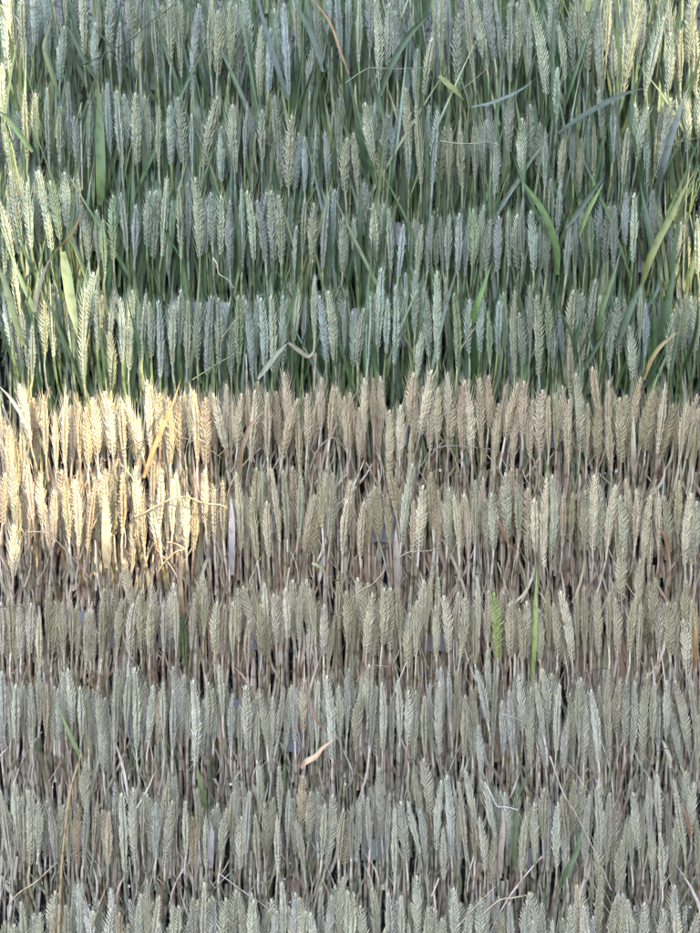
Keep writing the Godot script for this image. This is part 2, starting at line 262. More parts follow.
func make_ears():
	for lc in EAR_LEN.size():
		for va in EAR_VARIANTS:
			var r := RandomNumberGenerator.new()
			r.seed = 900 + lc * 10 + va
			var length: float = EAR_LEN[lc]
			var g := Geo.new()
			var short_awn := Geo.new()
			var long_awn := Geo.new()
			var nodes := int((length - 0.006) / 0.0024)
			var bend := r.randf_range(-0.007, 0.007)
			var open := r.randf_range(0.85, 1.2)
			for k in nodes:
				var t := float(k) / (nodes - 1)
				var y := t * (length - 0.010)
				var e := lerpf(0.48, 1.0, smoothstep(0.0, 0.42, t)) * lerpf(1.0, 0.55, smoothstep(0.5, 1.0, t))
				e *= r.randf_range(0.86, 1.12)
				var s := -1.0 if k % 2 == 0 else 1.0
				var cx := bend * (t * t * 1.6 - t * 0.6)
				var tone := r.randf_range(0.80, 1.16)
				var warm := 1.0 + r.randf_range(-0.05, 0.05)
				var col := Color(tone * warm, tone, tone * (2.0 - warm) * 0.99)
				var sp := open * r.randf_range(0.72, 1.25) * lerpf(0.7, 1.0, e)
				for q in 3:
					var base: Vector3
					var dir: Vector3
					var le: float
					var ra: float
					if q == 0:
						base = Vector3(cx + s * 0.0019, y, 0)
						dir = Vector3(s * 0.50 * sp, 1, r.randf_range(-0.05, 0.12))
						le = 0.0112 * e; ra = 0.0017 * e
					else:
						var zf := 1.0 if q == 1 else -1.0
						base = Vector3(cx - s * 0.0005, y - 0.0004, zf * 0.0017 * e)
						dir = Vector3(s * 0.46 * sp, 1, zf * r.randf_range(0.30, 0.42))
						le = 0.0100 * e; ra = 0.00155 * e
					var cc := col * r.randf_range(0.93, 1.06)
					g.husk(base, dir, le, ra, cc, Vector3(s * 0.5, -0.2, -1.0 if q == 2 else 1.0))
					var tip := base + dir.normalized() * le * 0.96
					if q < 2 and r.randf() < (0.95 if q == 0 else 0.6):
						var ad := (dir.normalized() + Vector3(s * 0.18, 0.2, r.randf_range(0, 0.25))).normalized()
						short_awn.bristle(tip, tip + ad * r.randf_range(0.003, 0.0105), 0.00026, col * 1.1)
						if r.randf() < 0.95:
							var ld := (dir.normalized() + Vector3(s * 0.06 + r.randf_range(-0.12, 0.12), 0.7, r.randf_range(-0.05, 0.22))).normalized()
							long_awn.bristle(tip, tip + ld * r.randf_range(0.010, 0.028) * lerpf(1.0, 0.8, t), 0.0003, col * 1.08)
			var tb := Vector3(bend, length - 0.0115, 0)
			for q in 3:
				var dx := (q - 1) * 0.16
				g.husk(tb, Vector3(dx, 1, 0.06 * (q % 2)), 0.0095, 0.0012, Color(0.96, 0.95, 0.88), Vector3(0, 0, 1))
				short_awn.bristle(tb + Vector3(dx * 0.01, 0.010, 0), tb + Vector3(dx * 0.014, 0.0145, 0.0004), 0.0002, Color(1.05, 1.05, 1.0))
			var rach := []
			var rr := []
			var rc := []
			for k in 5:
				var t := k / 4.0
				rach.append(Vector3(bend * (t * t * 1.6 - t * 0.6), t * (length - 0.008) - 0.001, 0))
				rr.append(0.0012); rc.append(Color(0.85, 0.85, 0.8))
			g.tube(rach, rr, 5, rc)
			var key := lc * 10 + va
			ear_meshes[key] = g.commit()
			awn_meshes[key] = [short_awn.commit(), long_awn.commit()]

# base colours (linear) of the ears: kind > tone
const EAR_COLOR := [
	[[0.455, 0.49, 0.345], [0.36, 0.41, 0.36], [0.385, 0.44, 0.345], [0.32, 0.405, 0.245]],
	[[0.66, 0.575, 0.40], [0.60, 0.495, 0.355], [0.53, 0.475, 0.305], [0.48, 0.465, 0.325], [0.42, 0.50, 0.20], [0.13, 0.215, 0.09]],
	[[0.535, 0.52, 0.41], [0.45, 0.445, 0.37], [0.48, 0.465, 0.345], [0.53, 0.45, 0.32]],
]
const STEM_COLOR := [
	[[0.17, 0.255, 0.10], [0.33, 0.40, 0.25], [0.29, 0.36, 0.30], [0.37, 0.40, 0.22], [0.24, 0.31, 0.13]],
	[[0.63, 0.555, 0.43], [0.55, 0.45, 0.355], [0.47, 0.43, 0.31], [0.70, 0.64, 0.54], [0.43, 0.33, 0.24]],
	[[0.60, 0.545, 0.46], [0.47, 0.455, 0.365], [0.31, 0.345, 0.235], [0.68, 0.62, 0.545], [0.42, 0.34, 0.27]],
]
const LEAF_COLOR := [
	[[0.065, 0.12, 0.05], [0.125, 0.20, 0.095], [0.20, 0.27, 0.215], [0.26, 0.325, 0.16], [0.09, 0.155, 0.075]],
	[[0.50, 0.42, 0.30], [0.43, 0.33, 0.245], [0.36, 0.335, 0.21], [0.56, 0.50, 0.40], [0.36, 0.25, 0.17]],
	[[0.44, 0.385, 0.31], [0.36, 0.34, 0.26], [0.22, 0.255, 0.155], [0.50, 0.45, 0.38], [0.33, 0.25, 0.18]],
]
const TONES := [
	["pale yellow-green", "blue-grey", "grey-green", "fresh green"],
	["pale straw", "pinkish straw", "olive-tinted straw", "dull greenish", "bright lime green", "deep green"],
	["pale silvery", "bluish grey", "olive grey", "tan"],
]
const TIER_WORDS := [
	"in fourth green tier above straw", "in third green tier above straw", "in second green tier above straw", "in lowest green tier above straw",
	"in topmost straw tier below green", "in second straw tier below green", "in third straw tier below green",
	"in topmost grey tier below straw", "in second grey tier below straw", "in third grey tier below straw",
]
const KIND_NAME := ["green_wheat_stalk", "straw_wheat_stalk", "grey_wheat_stalk"]

func kind_of(tier: int) -> int:
	return 0 if tier < 4 else (1 if tier < 7 else 2)

func ear_material(kind: int, tone: int, j: int, mixed := false) -> StandardMaterial3D:
	var key := "ear%d_%d_%d_%s" % [kind, tone, j, mixed]
	if mats.has(key): return mats[key]
	var a: Array = EAR_COLOR[kind][tone].duplicate()
	if mixed and tone < 4:      # the third straw tier is duller, between straw and grey
		for q in 3: a[q] = lerpf(a[q], EAR_COLOR[2][tone][q], 0.45)
	var f: float = [0.84, 1.0, 1.12][j]
	var sh: float = [0.03, 0.0, -0.03][j]
	var m := plain(key, lin(a[0] * f * (1.0 + sh), a[1] * f, a[2] * f * (1.0 - sh)), 0.5, true)
	m.backlight_enabled = true
	m.backlight = Color(0.24, 0.24, 0.15)
	return m

func jit(a: Array, amount: float) -> Color:
	var f := 1.0 + rng.randf_range(-amount, amount)
	return Color(a[0] * f * (1.0 + rng.randf_range(-0.05, 0.05)), a[1] * f, a[2] * f * (1.0 + rng.randf_range(-0.08, 0.08)))

func blade_path(p0: Vector3, p1: Vector3, sag: Vector3, count: int) -> Array:
	var out := []
	for k in count:
		var t := float(k) / (count - 1)
		out.append(p0.lerp(p1, t) + sag * (4.0 * t * (1.0 - t)))
	return out

# the ribbon of one leaf, in the coordinates of its thing
func leaf_mesh(path: Array, width: float, col: Color, twist0: float, twist1: float, fold: float, tip_col = null) -> ArrayMesh:
	var g := Geo.new()
	var ws := []
	var tw := []
	var cs := []
	for k in path.size():
		var t := float(k) / (path.size() - 1)
		ws.append(width * clampf(lerpf(0.55, 1.0, smoothstep(0.0, 0.25, t)) * pow(1.0 - smoothstep(0.45, 1.02, t), 0.8), 0.03, 1.0))
		tw.append(lerpf(twist0, twist1, t))
		cs.append(col if tip_col == null or t < 0.82 else tip_col)
	g.ribbon(path, ws, tw, cs, fold)
	return g.commit()

# one stalk: stem, ear (> awns), and what leaves it carries
func stalk(tier: int, tip: Vector2, base: Vector2, tone: int, zl: float, layer: int):
	var kind := kind_of(tier)
	var b := at(base.x, base.y, zl - 0.004)
	var t := at(tip.x, tip.y, zl + 0.008)
	var dir := (t - b).normalized()
	var length := (t - b).length()
	# stem, from the ear down and back against the wall, behind the tier below
	var pts := []
	var radii := []
	var cols := []
	var drop := rng.randf_range(0.135, 0.185)
	if tier >= 4: drop += 0.02
	var zend := rng.randf_range(0.008, 0.025)
	var drift := rng.randf_range(-0.010, 0.010)
	var r0 := rng.randf_range(0.0010, 0.0016)
	var r1 := rng.randf_range(0.0014, 0.0021) if kind == 0 else rng.randf_range(0.0016, 0.0026)
	var sc := jit(STEM_COLOR[kind][rng.randi() % 5], 0.30)
	var node_at := rng.randf_range(0.45, 0.8)
	var slope := dir.x / dir.y
	var wob := rng.randf_range(-0.0025, 0.0025)
	for k in 12:
		var s := k / 11.0
		var y := b.y - drop * s + 0.003
		var d := b.y - y
		var x := b.x - slope * 0.055 * (1.0 - exp(-d / 0.055)) + drift * s * s + wob * sin(s * 7.0)
		var z := lerpf(b.z, zend, smoothstep(0.010, 0.078, d))
		pts.append(Vector3(x, y, z))
		var sw := 1.0 + 0.35 * exp(-pow((s - node_at) / 0.03, 2.0))
		radii.append(lerpf(r0, r1, smoothstep(0.0, 0.3, s)) * sw)
		cols.append(sc * (0.8 if absf(s - node_at) < 0.04 else 1.0))
	var foot: Vector3 = pts[11]
	var root := Node3D.new()
	root.name = numbered(KIND_NAME[kind])
	add_child(root)
	root.position = foot
	for k in 12: pts[k] -= foot
	pts.reverse(); radii.reverse(); cols.reverse()
	var g := Geo.new()
	g.tube(pts, radii, 6, cols)
	part("stem", g.commit(), mats.stalk, root)
	# ear
	var lc := 0
	for q in EAR_LEN.size():
		if absf(EAR_LEN[q] - length) < absf(EAR_LEN[lc] - length): lc = q
	var key := lc * 10 + rng.randi() % EAR_VARIANTS
	var sy: float = length / EAR_LEN[lc]
	var wide := rng.randf_range(0.72, 0.94)
	if tone == 1 and kind != 1: wide *= 0.92
	wide *= clampf(sqrt(length / 0.072), 0.8, 1.04)
	var xa := dir.cross(Vector3(0, 0, 1)).normalized() * -1.0
	xa = Vector3(0, 0, 1).cross(dir).normalized() * -1.0
	var za := xa.cross(dir).normalized()
	var turn := rng.randfn(0.0, 0.7)
	var bx := (xa * cos(turn) + za * sin(turn)) * wide * (-1.0 if rng.randf() < 0.5 else 1.0)
	var bz := bx.normalized().cross(dir).normalized() * wide * 0.95
	var ear := part("ear", ear_meshes[key], ear_material(kind, tone, rng.randi() % 3, tier == 6), root)
	ear.transform = Transform3D(Basis(bx, dir * sy, bz), b - foot)
	var long_share: float = [0.14, 0.92, 0.14][kind]
	if tier == 0 and tip.x > 560: long_share = 0.6
	if tier == 5: long_share = 0.4
	if tier == 6: long_share = 0.06
	var bristly := rng.randf() < long_share
	part("awns", awn_meshes[key][1 if bristly else 0], ear.material_override, ear)
	# leaves
	if kind == 0:
		var many := 2 if rng.randf() < 0.55 else 3
		for q in many:
			var from: Vector3 = pts[11 - 2 - rng.randi() % 5]
			var up := rng.randf_range(0.08, 0.22)
			var front := rng.randf() < 0.40
			var lean := rng.randfn(0.0, 0.25 if front else 0.15)
			var zt: float = (0.068 if front else rng.randf_range(0.022, 0.048)) - foot.z
			if not front: from.z = minf(from.z, 0.03 - foot.z)
			var to := Vector3(from.x + up * lean, from.y + up, zt)
			var path := blade_path(from, to, Vector3(rng.randf_range(-0.006, 0.006), 0, 0.004 if front else 0.0), 10)
			var lc2 := jit(LEAF_COLOR[0][[0, 0, 1, 1, 2, 3, 4, 4][rng.randi() % 8]], 0.35)
			part("leaf", leaf_mesh(path, rng.randf_range(0.0025, 0.006) if front else rng.randf_range(0.004, 0.0095), lc2, rng.randf_range(-0.5, 0.5), rng.randf_range(-1.0, 1.0), rng.randf_range(0.1, 0.5), Color(0.3, 0.26, 0.12) if rng.randf() < 0.12 else null), mats.leaf, root)
	else:
		if rng.randf() < 0.42:      # dried sheath clasping the stem under the ear
			var sp := []
			var sr := []
			var cs := []
			var top := 10 - rng.randi() % 2
			var cc := jit(LEAF_COLOR[kind][rng.randi() % 5], 0.18)
			for k in 5:
				sp.append(pts[top - 4 + k] + Vector3(0, 0, 0.0006))
				sr.append([0.0016, 0.0022, 0.0026, 0.0024, 0.0010][k] * rng.randf_range(0.9, 1.1))
				cs.append(cc)
			var sg := Geo.new()
			sg.tube(sp, sr, 7, cs, 0.7)
			part("sheath", sg.commit(), mats.stalk, root)
		if rng.randf() < (0.8 if kind == 1 else 0.7):      # dried, curling leaf
			var from: Vector3 = pts[11 - 1 - rng.randi() % 6]
			var up := rng.randf_range(0.03, 0.09) * (1.0 if rng.randf() < 0.55 else -1.0)
			var lean := rng.randfn(0.0, 0.28)
			var to := Vector3(from.x + absf(up) * lean, from.y + up, rng.randf_range(0.020, 0.032) - foot.z)
			from.z = minf(from.z, 0.03 - foot.z)
			var path := blade_path(from, to, Vector3(rng.randf_range(-0.008, 0.008), 0, 0.002), 9)
			part("leaf", leaf_mesh(path, rng.randf_range(0.002, 0.0055), jit(LEAF_COLOR[kind][rng.randi() % 5], 0.2), rng.randf_range(-0.8, 0.8), rng.randf_range(-2.5, 2.5), 0.45), mats.leaf, root)
	var lean_x := (tip.x - base.x) / maxf(base.y - tip.y, 1.0)
	var lp := length / K
	var words := []
	if layer >= 2: words.append("half-hidden")
	if lp > 74: words.append("long")
	elif lp < 46: words.append("short")
	if wide < 0.75: words.append("slim")
	elif wide > 0.88: words.append("broad")
	if bristly: words.append("bristly")
	var end := " leaning right" if lean_x > 0.075 else (" leaning left" if lean_x < -0.075 else "")
	var over := crossed(tip, base)
	if over: end = over
	if words.size() == 4 and TONES[kind][tone].contains(" "): words.pop_back()
	if words.size() > 2 and TONES[kind][tone].count(" ") > 1: words.pop_back()
	if words.size() > 1 and end.length() > 13 and TONES[kind][tone].contains(" "): words.resize(1)
	tag(root, "%s %s wheat ear%s %s" % [" ".join(words), TONES[kind][tone], end, TIER_WORDS[tier]], "wheat", "wheat ears standing " + TIER_WORDS[tier])
	root.set_meta("label", str(root.get_meta("label")).strip_edges())

# does a single blade or stem lie across this ear
func crossed(tip: Vector2, base: Vector2) -> String:
	for set_of in [BLADES, STEMS]:
		for b in set_of:
			var pts: Array = b[-1]
			for k in pts.size() - 1:
				if Geometry2D.segment_intersects_segment(Vector2(pts[k][0], pts[k][1]), Vector2(pts[k + 1][0], pts[k + 1][1]), tip, base):
					return " under a blade" if set_of == BLADES else " under a stem"
	return ""

func seg_gap(a, c) -> float:
	var y0: float = maxf(a[1], c[1])
	var y1: float = minf(a[3], c[3])
	if y0 > y1: return 99.0
	var best := 99.0
	for y in [y0, y1]:
		var xa := lerpf(a[0], a[2], (y - a[1]) / maxf(a[3] - a[1], 1.0))
		var xc := lerpf(c[0], c[2], (y - c[1]) / maxf(c[3] - c[1], 1.0))
		best = minf(best, absf(xa - xc))
	return best

func build_tiers():
	for tier in EARS.size():
		var placed := []
		for col in 4:
			for e in EARS[tier][col]:
				var q := [175.0 * col + e[0] / 4.0, TIER_TOP[tier] + e[1] / 4.0, 175.0 * col + e[2] / 4.0, TIER_TOP[tier] + e[3] / 4.0]
				var lack: float = 60.0 - (q[3] - q[1])
				if lack > 0:
					var sl: float = (q[0] - q[2]) / (q[3] - q[1])
					q[1] -= lack * 0.35; q[0] += sl * lack * 0.35
					q[3] += lack * 0.35; q[2] -= sl * lack * 0.35
				var layer := 0
				while layer < 3:
					var free := true
					for o in placed:
						if o[4] == layer and seg_gap(q, o) < 7.5: free = false
					if free: break
					layer += 1
				placed.append([q[0], q[1], q[2], q[3], layer])
				stalk(tier, Vector2(q[0], q[1]), Vector2(q[2], q[3]), e[4], 0.057 - 0.007 * layer + rng.randf_range(-0.001, 0.001), layer)
		fill_gaps(tier, placed)

# ears standing half behind the others where a tier would show a gap
func fill_gaps(tier: int, placed: Array):
	var row := placed.duplicate()
	row.sort_custom(func(a, b): return a[0] + a[2] < b[0] + b[2])
	var gaps := []
	for k in row.size() - 1:
		var xa: float = (row[k][0] + row[k][2]) * 0.5
		var xb: float = (row[k + 1][0] + row[k + 1][2]) * 0.5
		gaps.append([xb - xa, k])
	gaps.sort_custom(func(a, b): return a[0] > b[0])
	for q in 14:
		if gaps[q][0] < 8.0: continue
		var a: Array = row[gaps[q][1]]
		var c: Array = row[gaps[q][1] + 1]
		var jy := rng.randf_range(-14, 8)
		var tip := Vector2((a[0] + c[0]) * 0.5 + rng.randf_range(-2, 2), (a[1] + c[1]) * 0.5 + jy)
		var base := Vector2((a[2] + c[2]) * 0.5 + rng.randf_range(-2, 2), (a[3] + c[3]) * 0.5 + jy + rng.randf_range(-4, 6))
		stalk(tier, tip, base, rng.randi() % 3, 0.057 - 0.016 + rng.randf_range(-0.003, 0.003), 2)

# the rest of the wheat: packed stems and blades behind the tiers, too many and too hidden to count, and the same wheat going on past the frame
func build_mass():
	var g := Geo.new()
	var lf := Geo.new()
	var base_y := [-20, 75, 165, 255, 368, 455, 552, 655, 752, 868, 965, 1065]
	for tier in base_y.size():
		var kind := kind_of(maxi(tier - 1, 0))
		for k in 248:
			var x := -230.0 + k * 4.7 + rng.randf_range(-4, 4)
			var y: float = base_y[tier] + rng.randf_range(-50, 20)
			var p0 := at(x + rng.randf_range(-6, 6), y, rng.randf_range(0.013, 0.026))
			var p1 := at(x + rng.randfn(0, 9), y + rng.randf_range(105, 150), rng.randf_range(0.006, 0.018))
			var path := blade_path(p0, p1, Vector3(rng.randf_range(-0.003, 0.003), 0, 0), 5)
			var cc := jit(STEM_COLOR[kind][rng.randi() % 5], 0.3)
			var r := rng.randf_range(0.0011, 0.0022) if kind == 0 else rng.randf_range(0.0009, 0.0024)
			g.tube(path, [r, r, r, r, r], 5, [cc, cc, cc, cc, cc])
		for k in (420 if kind == 0 else 170):
			var x := rng.randf_range(-230, 930)
			var y: float = base_y[tier] + rng.randf_range(-5, 45)
			var up := rng.randf_range(55, 125)
			var z := rng.randf_range(0.014, 0.040)
			var p0 := at(x, y, z * 0.6)
			var p1 := at(x + rng.randfn(0, 0.09) * up, y - up, z)
			var path := blade_path(p0, p1, Vector3(rng.randf_range(-0.005, 0.005), 0, 0), 8)
			var ws := []
			var tw := []
			var cs := []
			var w := (rng.randf_range(0.0015, 0.0035) if rng.randf() < 0.45 else rng.randf_range(0.004, 0.0085)) * (1.0 if kind == 0 else 0.8)
			var t0 := rng.randf_range(-0.9, 0.9)
			var cc := jit(LEAF_COLOR[kind][rng.randi() % 5], 0.25)
			for q in 8:
				var t := q / 7.0
				ws.append(w * maxf(pow(1.0 - smoothstep(0.4, 1.03, t), 0.8), 0.04))
				tw.append(t0 + t * 0.8)
				cs.append(cc)
			lf.ribbon(path, ws, tw, cs, 0.3)
		# thin straws and slivers of leaf tangled in front of the stems, between the foot of one tier and the tips of the next
		for k in (110 if kind == 0 else 230):
			var x := rng.randf_range(-230, 930)
			var y: float = base_y[tier] + rng.randf_range(-30, 45)
			var le := rng.randf_range(30, 95)
			var le_x := rng.randfn(0, 0.16 if kind == 0 else 0.27) * le
			var z := rng.randf_range(0.030, 0.050)
			var path := blade_path(at(x, y + le * 0.5, z - 0.008), at(x + le_x, y - le * 0.5, z), Vector3(rng.randf_range(-0.006, 0.006) * (1.0 if kind == 0 else 2.2), 0, 0.003), 7)
			var cc := jit(STEM_COLOR[kind][rng.randi() % 5], 0.2)
			if rng.randf() < 0.55:
				var r := rng.randf_range(0.0005, 0.0011)
				g.tube(path, [r, r, r, r, r, r, r], 5, [cc, cc, cc, cc, cc, cc, cc])
			else:
				var w := rng.randf_range(0.0015, 0.004)
				var t0 := rng.randf_range(-1.2, 1.2)
				lf.ribbon(path, [w * 0.4, w * 0.9, w, w, w * 0.8, w * 0.45, w * 0.1], [t0, t0, t0 + 0.1, t0 + 0.3, t0 + 0.5, t0 + 0.8, t0 + 1.2], [cc, cc, cc, cc, cc, cc, cc], 0.35)
	var o := Node3D.new()
	o.name = "packed_wheat_stems"
	add_child(o)
	part("stems", g.commit(), mats.stalk, o)
	part("blades", lf.commit(), mats.leaf, o)
	tag(o, "packed stems and narrow blades filling the gaps behind all the wheat ears", "wheat stems", "", "stuff")

	# outside the frame: whole stalks as copies of the ear meshes
	var m := Node3D.new()
	m.name = "outlying_wheat_ears"
	add_child(m)
	tag(m, "more wheat ears carrying on the tiers beyond the edges", "wheat ears", "", "stuff")
	for kind in 3:
		for va in EAR_VARIANTS:
			var spots := []
			for tier in base_y.size():
				if kind_of(maxi(tier - 1, 0)) != kind: continue
				var x := -225.0
				while x < 925.0:
					x += rng.randf_range(9.0, 13.0) * EAR_VARIANTS
					var xx := x + va * 9.0
					if xx > -8 and xx < 708 and base_y[tier] < 930: continue
					var b := at(xx, base_y[tier] + rng.randf_range(-25, 22), 0.05 + rng.randf_range(-0.014, 0.012))
					var sy := rng.randf_range(0.85, 1.1)
					var bs := Basis(Vector3.UP, rng.randfn(0, 0.5)).scaled(Vector3(1, sy, 1))
					bs = Basis(Vector3(0, 0, 1), rng.randfn(0, 0.07)) * bs
					var cc: Array = EAR_COLOR[kind][rng.randi() % 3]
					spots.append([Transform3D(bs, b), jit(cc, 0.12)])
			var mm := MultiMesh.new()
			mm.transform_format = MultiMesh.TRANSFORM_3D
			mm.use_colors = true
			mm.mesh = ear_meshes[20 + va]
			mm.instance_count = spots.size()
			for k in spots.size():
				mm.set_instance_transform(k, spots[k][0])
				mm.set_instance_color(k, spots[k][1])
			var mi := MultiMeshInstance3D.new()
			mi.name = "ears"
			mi.multimesh = mm
			mi.material_override = plain("ear_copy", Color.WHITE, 0.62, true)
			m.add_child(mi, true)

# ---------------------------------------------------------------- tape strips
const STRIPS := [
	[2, 82, 104, 222, 251], [2, 393, 431, 222, 245], [2, 580, 590, 228, 266], [2, 638, 649, 234, 272],
	[3, 172, 232, 302, 344], [3, 352, 364, 308, 346], [3, 398, 414, 322, 348], [3, 494, 508, 330, 351], [3, 598, 606, 360, 374],
	[4, 258, 268, 430, 450], [4, 396, 408, 425, 446], [4, 545, 562, 428, 448],
	[5, 226, 242, 500, 530], [5, 373, 395, 512, 542], [5, 464, 476, 520, 544],
	[6, 66, 86, 611, 634], [6, 106, 118, 616, 648], [6, 158, 174, 611, 648], [6, 250, 262, 620, 650], [6, 402, 412, 612, 645], [6, 420, 456, 634, 651],
	[7, 92, 100, 700, 738], [7, 118, 150, 716, 738], [7, 228, 262, 699, 738], [7, 206, 224, 712, 738], [7, 282, 304, 732, 752], [7, 318, 332, 699, 738], [7, 362, 378, 724, 752],
	[8, 198, 206, 836, 857], [8, 308, 318, 832, 857], [8, 361, 386, 839, 860], [8, 434, 462, 842, 861],
	[9, 520, 531, 848, 868],
]

func build_strips():
	for s in STRIPS:
		var g := Geo.new()
		var nx := 10
		var ny := 3
		var ph := rng.randf_range(0, TAU)
		var tilt := rng.randf_range(-1.5, 1.5)
		var c := at((s[1] + s[2]) * 0.5, (s[3] + s[4]) * 0.5, 0.0285)
		for side in 2:
			var first := g.v.size()
			for j in ny + 1:
				for k in nx + 1:
					var u := float(k) / nx
					var w := float(j) / ny
					var p := at(lerpf(s[1], s[2], u), lerpf(s[3], s[4], w) + tilt * (u - 0.5), 0.0285 + 0.0009 * sin(ph + u * 8.0 + w * 2.0) + 0.0006 * sin(ph * 2.0 + u * 21.0))
					p.z -= 0.0004 * side
					g.vert(p - c, Vector3(-0.10 * cos(ph + u * 8.0 + w * 2.0), 0, 1).normalized() * (1.0 if side == 0 else -1.0), Color.WHITE)
			for j in ny:
				for k in nx:
					var a := first + j * (nx + 1) + k
					g.tri(a, a + 1, a + nx + 1); g.tri(a + 1, a + nx + 2, a + nx + 1)
		var o := part(numbered("tape_strip"), g.commit(), mats.tape, self)
		o.position = c
		var wd: float = s[2] - s[1]
		var sz := "narrow" if wd < 15 else ("wide" if wd > 30 else "small")
		tag(o, "%s pale tape strip behind ears %s" % [sz, TIER_WORDS[s[0]]], "tape", "tape strips " + TIER_WORDS[s[0]])

